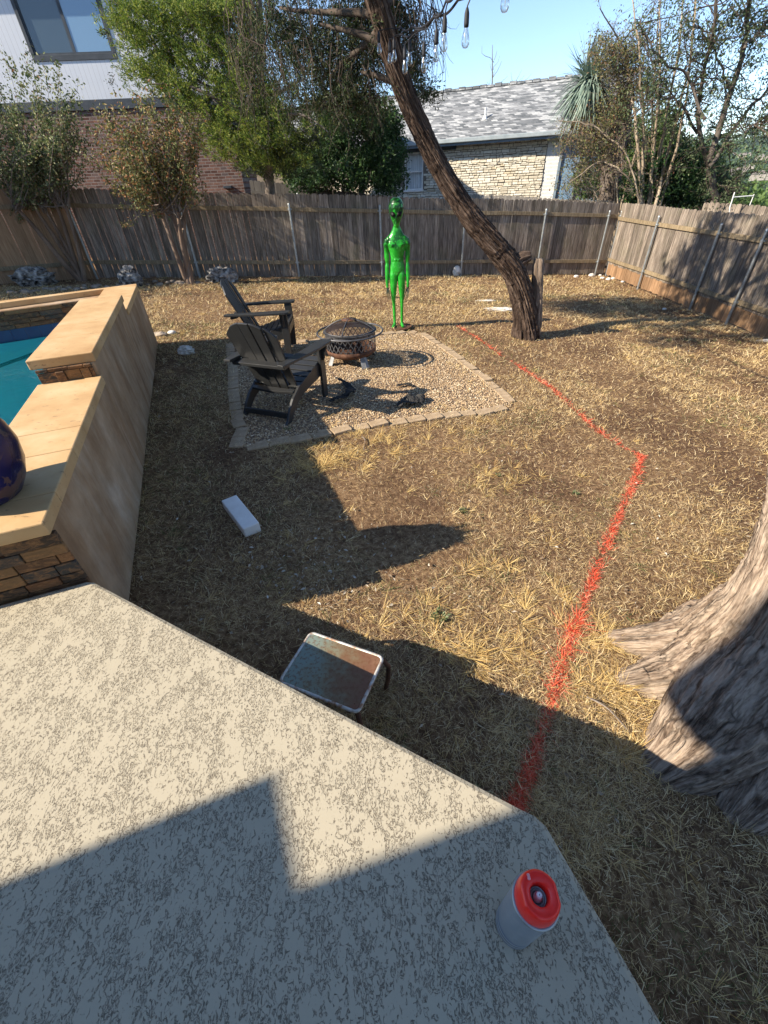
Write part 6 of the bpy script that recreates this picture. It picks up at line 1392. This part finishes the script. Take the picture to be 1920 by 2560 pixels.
# denser painted blades right on the marked line
n = 8000; seg = rg.integers(0, len(PAINT) - 1, n); t_ = rg.random(n)[:, None]; q = PAINT[seg] * (1 - t_) + PAINT[seg + 1] * t_; rr_ = np.hypot(q[:, 0], q[:, 1]); wv_ = .0145 * (1 + .5 * np.sin(q[:, 1] * 7)); q = q + rg.normal(0, 1, (n, 2)) * wv_[:, None]
keep = (rg.random(n) < np.clip(.35 + 1.1 * (vn(P3(q[:, 0] * 9, q[:, 1] * 9)) - .25), .1, 1) * np.where(rr_ > 4.2, .25 + .75 * (vn(P3(q[:, 0] * 5, q[:, 1] * 5, 5.)) > .52), 1)) & allowed(q[:, 0], q[:, 1]); q = q[keep]; n = len(q); a = rg.uniform(0, 6.28, n); r = np.hypot(q[:, 0], q[:, 1]); fr_ = np.clip(r / 3, .9, 4)
addb(paint, np.c_[q, TH(q[:, 0], q[:, 1]) + .004], unit(np.stack([np.cos(a), np.sin(a), rg.uniform(-.02, .3, n)], 1)), rg.uniform(.015, .06, n) * fr_ ** .3, rg.uniform(.0022, .0040, n) * fr_ ** .7, np.abs(rg.normal(.1, .2, n)), rg)
for nm, mbx, mt_, lab, ct in (('dry_thatch', thatch, M_thatch, 'matted grey-brown dead thatch covering the lawn soil', 'grass'), ('dry_grass', straw, M_straw, 'dry straw-coloured lawn grass', 'grass'), ('green_grass', green, M_greeng, 'sparse surviving green grass blades in the dry lawn', 'grass'), ('grass_tufts', gold, M_gold, 'golden bunch grass tufts on the lawn', 'grass'), ('paint_line', paint, M_paintb, 'orange-red sprayed marking line bent across the dry lawn', 'paint line')):
    o = solo(nm, mbx, mt_, None, None, kind='stuff'); tag(o, lab, ct)
# weeds growing through the gravel, fallen leaves, pale stone bits
wd = MB()
x, y = rg.uniform(gpoly.min(0), gpoly.max(0), (1400, 2)).T; ok = inpoly(x, y, gl_) & (fbm(P3(x * 2.5, y * 2.5, 4.), 3) > .56); x, y = x[ok], y[ok]; n = len(x)
for cx, cy in zip(x, y): m_ = 9; a = rg.uniform(0, 6.28, m_); addb(wd, np.stack([np.full(m_, cx), np.full(m_, cy), np.full(m_, float(TH(cx, cy)) + .01)], 1), unit(np.stack([np.cos(a), np.sin(a), rg.uniform(.1, .8, m_)], 1)), rg.uniform(.02, .07, m_), np.full(m_, .005), rg.uniform(-.4, .2, m_), rg)
o = solo('gravel_grass', wd, M_straw, None, None, kind='stuff'); tag(o, 'wisps of dry grass growing up through the gravel', 'grass')
ll = MB(); x, y, r = scatter(2600, 1.6, 9.0); 
fx, fy_ = [], []
for _ in range(260): p = TG(rg.normal(780, 110), rg.normal(1420, 60)); fx.append(p[0]); fy_.append(p[1])
x = np.concatenate([x[:900], fx]); y = np.concatenate([y[:900], fy_]); ok = allowed(x, y); x, y = x[ok], y[ok]; n = len(x); a = rg.uniform(0, 6.28, n); D = unit(np.stack([np.cos(a), np.sin(a), rg.normal(0, .2, n)], 1)); L = rg.uniform(.012, .034, n)
ll.add(*leaf_quads(np.c_[x, y, TH(x, y) + rg.uniform(.012, .026, n)], D, L, L * rg.uniform(.3, .6, n), nrm=np.tile([0, 0, 1.0], (n, 1)) + rg.normal(0, .3, (n, 3)), rg=rg))
o = solo('fallen_leaves', ll, leafmat('fallen_leaf', [(0, (.20, .14, .09)), (.5, (.34, .27, .19)), (.85, (.48, .43, .34)), (1, (.62, .60, .54))], .8, .1), None, None, kind='stuff'); tag(o, 'scattered dry fallen leaves on the lawn', 'leaves')

M_weed = leafmat('weed_leaf', [(0, (.07, .10, .04)), (.6, (.14, .18, .08)), (1, (.24, .28, .15))])
for i, (px_, py_, sz, lab) in enumerate(((1157, 1280, .05, 'small green weed on the open sunlit lawn'), (1100, 1545, .07, 'green weed beside a golden tuft in the middle of the lawn'), (718, 1075, .05, 'tiny green weed at the rear foot of the near chair'), (1440, 1235, .04, 'small green weed right of the red marking line'), (1245, 1190, .035, 'small green weed near the front edging of the gravel'))):
    p = TG(px_, py_); n = 60; a = rg.uniform(0, 6.28, n); D = unit(np.stack([np.cos(a), np.sin(a), rg.uniform(.1, 1.0, n)], 1)); B_ = p + D * rg.uniform(0, sz * .6, (n, 1))
    solo('weed', MB().add(*leaf_quads(B_, D, rg.uniform(.3, .6, n) * sz, rg.uniform(.12, .25, n) * sz, rg=rg)), M_weed, lab, 'weed', p)
for a_px, b_px, lab in (((1465, 1745), (1570, 1835), 'thin dead twig lying by the roots of the big cedar'), ((905, 1095), (912, 1130), 'short dead stick in the golden grass by the gravel')):
    a, b = TG(*a_px), TG(*b_px); a[2] += .012; b[2] += .02; solo('twig', MB().tube(curve(a, b, .05, 7, rg), np.linspace(.005, .003, 7), 5), M_twig, lab, 'twig', a)

# ================================================================== HAZE
N = bpy.data.materials.new('thin_air'); N.use_nodes = True; nt = N.node_tree; nt.nodes.remove(nt.nodes['Principled BSDF']); pv = nt.nodes.new('ShaderNodeVolumePrincipled')
pv.inputs['Color'].default_value = (.75, .86, 1.0, 1); pv.inputs['Density'].default_value = .00016; pv.inputs['Anisotropy'].default_value = .2; nt.links.new(pv.outputs[0], nt.nodes['Material Output'].inputs['Volume'])
HAZE = True
if HAZE:
    o = solo('haze', MB().box((0, 0, -18), (3400, 3400, 200)), N, None, None, kind='stuff'); tag(o, 'thin blue haze over the valley', 'haze')
